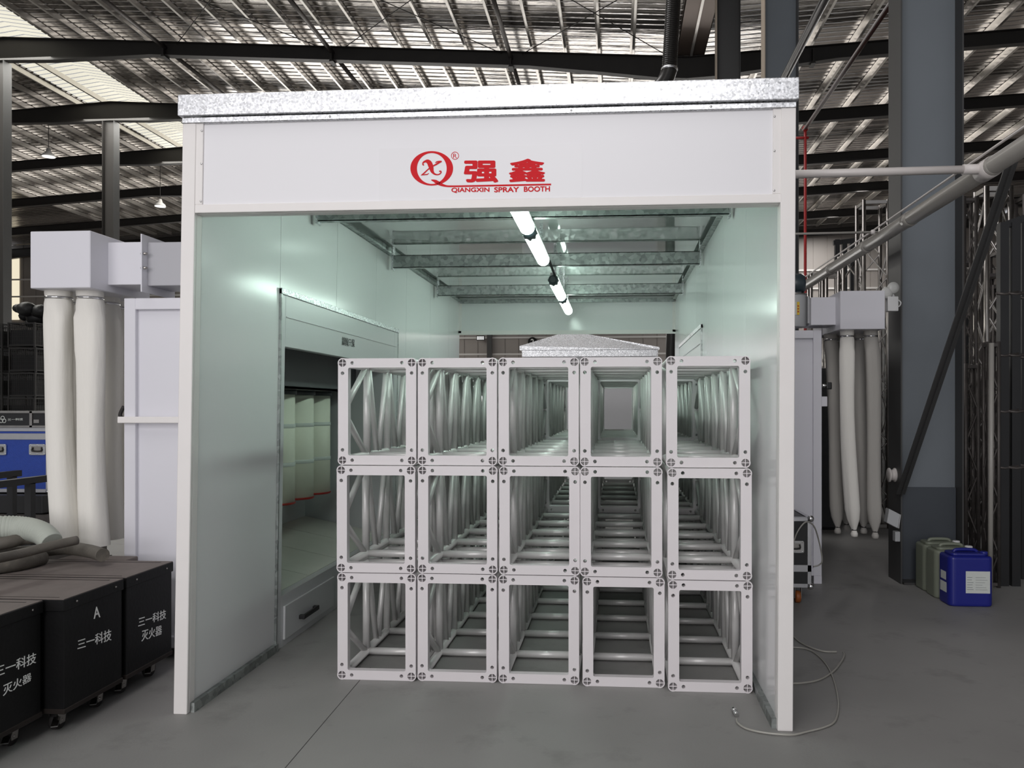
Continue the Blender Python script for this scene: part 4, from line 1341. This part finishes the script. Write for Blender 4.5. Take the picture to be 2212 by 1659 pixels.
# mesh crates
def make_crate():
    t = thing('mesh_crate', 'dark mesh crate', 'crate', (0, 0, 0), 'dark mesh crates behind the blue case')
    w, d, h = 0.66, 0.8, 0.60
    f = MB()
    for x in (0, w):
        for y in (0, d):
            f.box(x - 0.018, x + 0.018, y - 0.018, y + 0.018, 0, h)
    for z in (0.05, h - 0.02):
        for y in (0, d):
            f.box(0, w, y - 0.012, y + 0.012, z - 0.015, z + 0.015)
        for x in (0, w):
            f.box(x - 0.012, x + 0.012, 0, d, z - 0.015, z + 0.015)
    f.build('frame', 'mesh', t)
    for face in range(4):
        g = MB()
        n = 14
        for i in range(1, n):
            u = i / n
            if face < 2:
                y = 0 if face == 0 else d
                g.box(w * u - 0.004, w * u + 0.004, y - 0.004, y + 0.004, 0.05, h - 0.02)
            else:
                x = 0 if face == 2 else w
                g.box(x - 0.004, x + 0.004, d * u - 0.004, d * u + 0.004, 0.05, h - 0.02)
        for i in range(1, 5):
            z = 0.05 + (h - 0.07) * i / 5
            if face < 2:
                y = 0 if face == 0 else d
                g.box(0, w, y - 0.004, y + 0.004, z - 0.003, z + 0.003)
            else:
                x = 0 if face == 2 else w
                g.box(x - 0.004, x + 0.004, 0, d, z - 0.003, z + 0.003)
        g.build('mesh_side', 'mesh', t)
    MB().box(0.02, w - 0.02, 0.02, d - 0.02, 0.04, 0.42).build('load', 'tarp', t)
    return t


proto_c = make_crate()
tiers = ('on the floor', 'second from the floor', 'third from the floor', 'fourth tier up', 'fifth tier up', 'topmost tier')
firstc = True
for (px, y, lab, n) in ((20, 18.0, 'in the stack under the black tarpaulin', 6), (80, 18.9, 'in the stack half hidden by the white bags', 6), (-50, 18.2, 'in the stack at the picture edge', 6)):
    x = on_y(px, 700, y).x
    for k in range(n):
        L_ = 'dark mesh crate %s, %s' % (lab, tiers[k])
        if firstc:
            proto_c.location = (x, y, 0)
            proto_c['label'] = L_
            firstc = False
        else:
            dup(proto_c, (x + random.uniform(-0.02, 0.02), y, 0.605 * k), L_)
c = on_y(62, 660, 18.3)
tp = MB()
for k in range(9):
    tp.sphere((c.x + random.uniform(-0.45, 0.5), 18.4 + random.uniform(-0.2, 0.3), 3.72 + random.uniform(-0.1, 0.42)), random.uniform(0.12, 0.26), 10, 0.8)
tag(tp.build('tarpaulin', 'tarp'), 'crumpled black tarpaulin heaped on the mesh crates', 'tarpaulin')
# dark stores behind them
for (px0, px1, py, y, lab) in ((-140, 130, 760, 22.0, 'tall dark stack of crates behind the mesh crates'),):
    a, b = on_y(px0, py, y), on_y(px1, py, y)
    tag(MB().box(a.x, b.x, y, y + 1.5, 0, a.z + 0.6).build('crate_stack', 'blackpaint', None, bevel=0.02), lab, 'crates')

# ------------------------------------------------------------------ flight case beside the other wall of the booth
a, b = on_y(1712, 1272, 6.45), on_y(1753, 1118, 6.45)
hx = on_y(1716, 1181, 6.45)
flight_case('black flight case on orange castors tucked behind the booth post', b.x - 0.62, b.x, 6.45, 6.95, a.z + 0.01, b.z, 'blackpaint', on_y(1730, 1228, 6.45).z, ((hx.x, hx.z), (b.x - 0.45, hx.z)), wheels=True)
p = smooth_pts([on_y(1712, 1180, 6.40), on_y(1722, 1150, 6.38), on_y(1740, 1128, 6.40), on_y(1757, 1135, 6.46), on_y(1768, 1165, 6.55), on_y(1776, 1208, 6.6), on_y(1770, 1220, 6.62), on_y(1757, 1224, 6.62)], 6)
tag(MB().tube(p, 0.006, 8).build('loose_cable', 'hose_clear'), 'grey cable looping over the black flight case beside the post', 'cable')

# clear tubes on the floor
def floor_tube(label, pts, r=0.007, z=0.008):
    p = smooth_pts([on_z(a, b, z) for a, b in pts], 8)
    return MB().tube(p, r, 8).build('floor_tube', 'hose_clear')


t = thing('air_hose', 'clear hose with a bright connector curling round the foot of the post', 'hose', tuple(on_z(1590, 1545)))
p = smooth_pts([on_z(a, b, 0.008) for a, b in ((1591, 1553), (1594, 1562), (1610, 1573), (1640, 1581), (1680, 1586), (1714, 1587), (1745, 1580), (1780, 1571), (1803, 1558), (1811, 1530), (1809, 1500), (1800, 1465), (1785, 1435), (1760, 1410), (1735, 1400), (1700, 1398))], 8)
MB().tube(p, 0.0055, 8).build('tube_run', 'hose_clear', t)
c = on_z(1591, 1550)
MB().tube([(c.x, c.y, 0.012), (c.x - 0.004, c.y + 0.035, 0.02)], 0.012, 10).tube([(c.x - 0.004, c.y + 0.03, 0.019), (c.x - 0.007, c.y + 0.05, 0.022)], 0.015, 8).build('connector', 'chrome', t)
tag(floor_tube('', [(1690, 1476), (1712, 1476), (1735, 1475), (1770, 1468), (1800, 1450), (1818, 1428), (1824, 1415), (1822, 1409)], 0.006), 'pale arc of tube on the floor crossing the clear hose', 'tube')
tag(floor_tube('', [(1690, 1352), (1713, 1374), (1730, 1388), (1755, 1400), (1780, 1407), (1808, 1408)], 0.006), 'short pale tube end on the floor pointing away from the post', 'tube')

# ------------------------------------------------------------------ canisters
def canister(name, label, x0, y0, m, lab):
    w, d, h = 0.345, 0.235, 0.40
    t = thing(name, label, 'canister', (x0 + w / 2, y0 + d / 2, 0), 'plastic canisters by the big column')
    b = MB().prism(rrect(x0, x0 + w, y0, y0 + d, 0.05, 6), 'xy', 0.0, h)
    b = b.build('body', m, t, bevel=0.022, seg=3)
    MB().prism(rrect(x0 + 0.03, x0 + w - 0.03, y0 + 0.03, y0 + d - 0.03, 0.04, 5), 'xy', h - 0.004, h + 0.022).build('shoulder', m, t, bevel=0.012, seg=2)
    MB().tube(smooth_pts([(x0 + 0.08, y0 + d / 2, h + 0.01), (x0 + 0.10, y0 + d / 2, h + 0.036), (x0 + 0.24, y0 + d / 2, h + 0.036), (x0 + 0.26, y0 + d / 2, h + 0.01)], 4), 0.014, 10).build('handle', m, t)
    MB().lathe((x0 + w - 0.05, y0 + 0.07, h), [(0.03, 0.0), (0.03, 0.03), (0.024, 0.034)], 16).build('screw_cap', m if lab else 'white_plastic', t)
    if lab:
        l = MB().box(x0 + 0.125, x0 + 0.312, y0 - 0.0012, y0 + 0.004, 0.11, 0.285).build('paper_label', 'paper', t)
        k = MB()
        for z in (0.235, 0.215, 0.195, 0.175, 0.155, 0.138):
            k.box(x0 + 0.135, x0 + 0.135 + random.uniform(0.025, 0.05), y0 - 0.002, y0 - 0.001, z, z + 0.003)
            k.box(x0 + 0.20, x0 + 0.20 + random.uniform(0.05, 0.1), y0 - 0.002, y0 - 0.001, z, z + 0.002)
        k.build('print_lines', 'col_blue', l)
        MB().box(x0 - 0.0012, x0 + 0.004, y0 + 0.07, y0 + 0.17, 0.20, 0.265).build('paper_label', 'paper', t)
        MB().box(x0 - 0.0012, x0 + 0.004, y0 + 0.06, y0 + 0.18, 0.10, 0.18).build('paper_label', 'paper', t)
    return t


canister('plastic_canister', 'blue plastic canister with a paper label on the floor', 2.662, 6.49, 'blue_plastic', True)
canister('plastic_canister', 'cloudy greenish canister directly behind the blue one', 2.655, 6.745, 'green_plastic', False)
canister('plastic_canister', 'cloudy greenish canister hindmost in the line, at the foot of the big column', 2.66, 7.0, 'green_plastic', False)

# ------------------------------------------------------------------ trusses standing beyond the big column
def standing_truss(label, x, y, w, h, r, m, z0=0.0, step=0.5, group='dark trusses standing beyond the big column'):
    t = thing('standing_truss', label, 'truss', (x, y, z0), group)
    cs = [(x - w / 2, y - w / 2), (x + w / 2, y - w / 2), (x + w / 2, y + w / 2), (x - w / 2, y + w / 2)]
    for cx, cy in cs:
        MB().tube([(cx, cy, z0), (cx, cy, z0 + h)], r, 10).build('chord', m, t)
    for i in range(4):
        a, b = cs[i], cs[(i + 1) % 4]
        pts, up, z = [], True, z0 + 0.06
        while z < z0 + h - 0.05:
            p = a if up else b
            pts.append((p[0], p[1], z))
            up = not up
            z += step
        if len(pts) > 1:
            MB().tube(pts, r * 0.5, 8).build('lacing', m, t)
        for zz in (z0 + 0.03, z0 + h - 0.03):
            MB().bar((a[0], a[1], zz), (b[0], b[1], zz), r * 1.2, r * 1.6).build('end_bar', m, t)
    return t


def st_px(label, px0, px1, pyt, y, m, r=0.022, step=0.35, **k):
    a, b = on_y(px0, pyt, y), on_y(px1, pyt, y)
    return standing_truss(label, (a.x + b.x) / 2, y + (b.x - a.x) / 2, b.x - a.x, a.z, r, m, step=step, **k)


st_px('silvery box truss standing tall just beyond the brace bar', 2131, 2183, 402, 8.6, 'steel', 0.030, 0.42)
st_px('rusty box truss standing right against the back of the big column', 2083, 2108, 425, 8.3, 'rust', 0.018, 0.3)
st_px('shorter dark truss standing by the flange of the big column', 2086, 2113, 785, 7.75, 'rust', 0.02, 0.3)
st_px('pale-poled ladder truss standing behind the blue canister', 2135, 2157, 738, 7.2, 'rust', 0.017, 0.24)
tag(MB().tube([(on_y(2133, 1190, 7.1).x, 7.05, 0.0), (on_y(2136, 740, 7.1).x, 7.05, on_y(2136, 742, 7.1).z)], 0.021, 12).build('pale_pole', 'pipe_grey'), 'pale upright pole behind the blue canister', 'pole')
st_px('dark box truss standing at the picture edge beyond the rack posts', 2214, 2256, 420, 8.4, 'rust', 0.024, 0.4)
st_px('dark box truss standing between the rack posts', 2166, 2206, 610, 9.4, 'rust', 0.024, 0.4)
for k, (px0, px1, pyt, y) in enumerate(((2075, 2120, 560, 10.2), (2120, 2160, 590, 10.9), (2160, 2205, 540, 11.4), (2205, 2260, 600, 10.4))):
    st_px('dark box truss in the shadowed back row, %s from the big column' % ('first', 'second', 'third', 'fourth')[k], px0, px1, pyt, y, 'rust', 0.028, 0.4)
# rack of dark posts
t = thing('post_rack', 'dark steel post rack with hooked arms beyond the big column', 'rack', (3.7, 7.4, 0))
for px, y in ((2166, 7.3), (2191, 7.3), (2212, 7.6)):
    a = on_y(px, 482, y)
    MB().bar((a.x, y, 0), (a.x, y, a.z), 0.075, 0.075, (0, 1, 0)).build('post', 'blackpaint', t)
    for z in (1.05, 1.55, 2.05, 2.6):
        MB().tube([(a.x - 0.07, y - 0.03, z + 0.01), (a.x, y - 0.03, z), (a.x + 0.12, y - 0.03, z + 0.02)], 0.014, 8).build('arm', 'rust', t)
a, b = on_y(2160, 490, 7.3), on_y(2240, 462, 7.3)
MB().bar(a, b, 0.05, 0.06).build('top_bar', 'blackpaint', t)
# silvery trusses seen over the lilac plenum
for k, (px0, px1, pyt, y, lab) in enumerate(((1866, 1918, 432, 10.6, 'tallest silvery truss above the lilac plenum, beside the column'), (1822, 1860, 548, 11.2, 'silvery truss above the lilac plenum, second in height'),
                                              (1785, 1815, 590, 11.6, 'low silvery truss above the lilac plenum duct'), (1752, 1778, 588, 12.4, 'low silvery truss beside the dark fan motor'))):
    st_px(lab, px0, px1, pyt, y, 'steel', 0.026, 0.36, group='silvery trusses behind the lilac plenum')
t = thing('storage_rack', 'tall dark rack far behind the slanting pipe', 'rack', (6.2, 24, 0))
for px in (1808, 1824, 1841):
    a = on_y(px, 518, 22.0)
    MB().bar((a.x, 22, 0), (a.x, 22, a.z), 0.12, 0.12, (0, 1, 0)).build('post', 'blackpaint', t)
a, b = on_y(1800, 525, 22), on_y(1860, 518, 22)
MB().bar(a, b, 0.1, 0.12).build('top_beam', 'blackpaint', t)
# black boxes added to fill the darkness behind the bags and trusses
tag(MB().box(2.05, 2.9, 10.4, 11.8, 0, 2.1).build('dark_filler', 'tarp', None, bevel=0.04), 'black box added for the darkness behind the grimy bags', 'stack')
tag(MB().box(4.2, 7.5, 12.6, 14.0, 0, 3.0).build('dark_filler', 'tarp', None, bevel=0.04), 'tall black box added for the darkness behind the shadowed trusses', 'stack')

# ------------------------------------------------------------------ second booth, seen through the open back of the first
yb2 = 17.0
a, b = on_y(1128, 768, yb2), on_y(1421, 756, yb2)
zt = on_y(1270, 756, yb2).z
t = thing('spray_booth', 'closed pale spray booth with hipped galvanised roof seen through the open back', 'spray booth', ((a.x + b.x) / 2, yb2, 0))
x0, x1 = a.x, b.x
xm0 = x0 + 0.45
MB().box(x0, x1, yb2, yb2 + 0.05, 0, zt - 0.13).build('front_panel', 'fascia', t)
for u in (x0, xm0, x1 - 0.05):
    MB().box(u, u + 0.05, yb2 - 0.006, yb2, 0, zt - 0.13).build('cover_strip', 'trim', t)
MB().box(x0, x0 + 0.05, yb2 + 0.05, yb2 + 5, 0, zt - 0.13).box(x1 - 0.05, x1, yb2 + 0.05, yb2 + 5, 0, zt - 0.13).build('side_panel', 'housing', t)
MB().box(x0, x1, yb2 - 0.03, yb2 + 5, zt - 0.14, zt - 0.005).build('head_rail', 'galv', t)
zp = on_y(1245, 722, yb2).z
xm = (x0 + x1) / 2
h = MB()
xa, xb2, xc = x0 - 0.05, x1 + 0.03, on_y(1235, 722, yb2).x
h.add([(xa, yb2 - 0.06, zt), (xb2, yb2 - 0.06, zt), (xb2, yb2 + 5, zt), (xa, yb2 + 5, zt), (xa, yb2 - 0.06, zt + 0.09), (xb2, yb2 - 0.06, zt + 0.05), (xb2, yb2 + 5, zt + 0.05), (xa, yb2 + 5, zt + 0.09),
       (xc - 0.25, yb2 + 0.05, zp + 0.02), (xc + 0.3, yb2 + 0.05, zp + 0.01), (xc + 0.3, yb2 + 4.9, zp + 0.01), (xc - 0.25, yb2 + 4.9, zp + 0.02)],
      [(0, 3, 2, 1), (0, 1, 5, 9, 8, 4), (2, 3, 7, 11, 10, 6), (0, 4, 7, 3), (1, 2, 6, 5), (4, 8, 11, 7), (5, 6, 10, 9), (8, 9, 10, 11)])
h.build('hipped_roof', 'galv', t)
# things on the end wall
px = on_y(1057, 750, FAR - 0.4)
tag(MB().box(px.x - 0.17, px.x + 0.17, FAR - 0.45, FAR - 0.13, 0, 12.5).build('wall_post', 'col_dark'), 'dark upright post on the far beige wall seen through the booth', 'post')
c = on_y(1150, 738, FAR - 0.25)
t = thing('number_sign', 'round black sign with a white 2 on the far wall', 'sign', tuple(c))
MB().lathe((c.x, FAR - 0.22, c.z), [(0.001, -0.02), (0.33, -0.02), (0.33, 0.22)], 32, 'y').build('disc', 'black', t)
writing('lettering', '2', (c.x - 0.12, FAR - 0.245, c.z - 0.2), (c.x + 0.12, FAR - 0.245, c.z - 0.2), (c.x + 0.12, FAR - 0.245, c.z + 0.2), (c.x - 0.12, FAR - 0.245, c.z + 0.2), 'white_ink', t, 0.02, 0.002)
c = on_y(1038, 730, FAR - 0.5)
t = thing('flood_light', 'small LED floodlight with rows of lit dots on the far wall', 'lamp', tuple(c))
MB().box(c.x - 0.3, c.x + 0.3, FAR - 0.5, FAR - 0.42, c.z - 0.17, c.z + 0.17).box(c.x - 0.05, c.x + 0.05, FAR - 0.42, FAR - 0.1, c.z - 0.05, c.z + 0.05).build('case', 'blackpaint', t)
for i in range(5):
    for j in range(2):
        MB().box(c.x - 0.25 + 0.105 * i, c.x - 0.18 + 0.105 * i, FAR - 0.51, FAR - 0.5, c.z - 0.11 + 0.13 * j, c.z - 0.03 + 0.13 * j).build('led', 'led', t)

# joint line in the concrete
a, b = on_z(770, 1478), on_z(598, 1680)
d = (b - a)
struct(MB().bar(a - d * 0.25 + Vector((0, 0, 0.0004)), b + Vector((0, 0, 0.0004)), 0.0035, 0.0012).build('trim_5', 'floor_joint'))

for o in bpy.data.objects:
    if '_o' in o.keys():
        del o['_o']
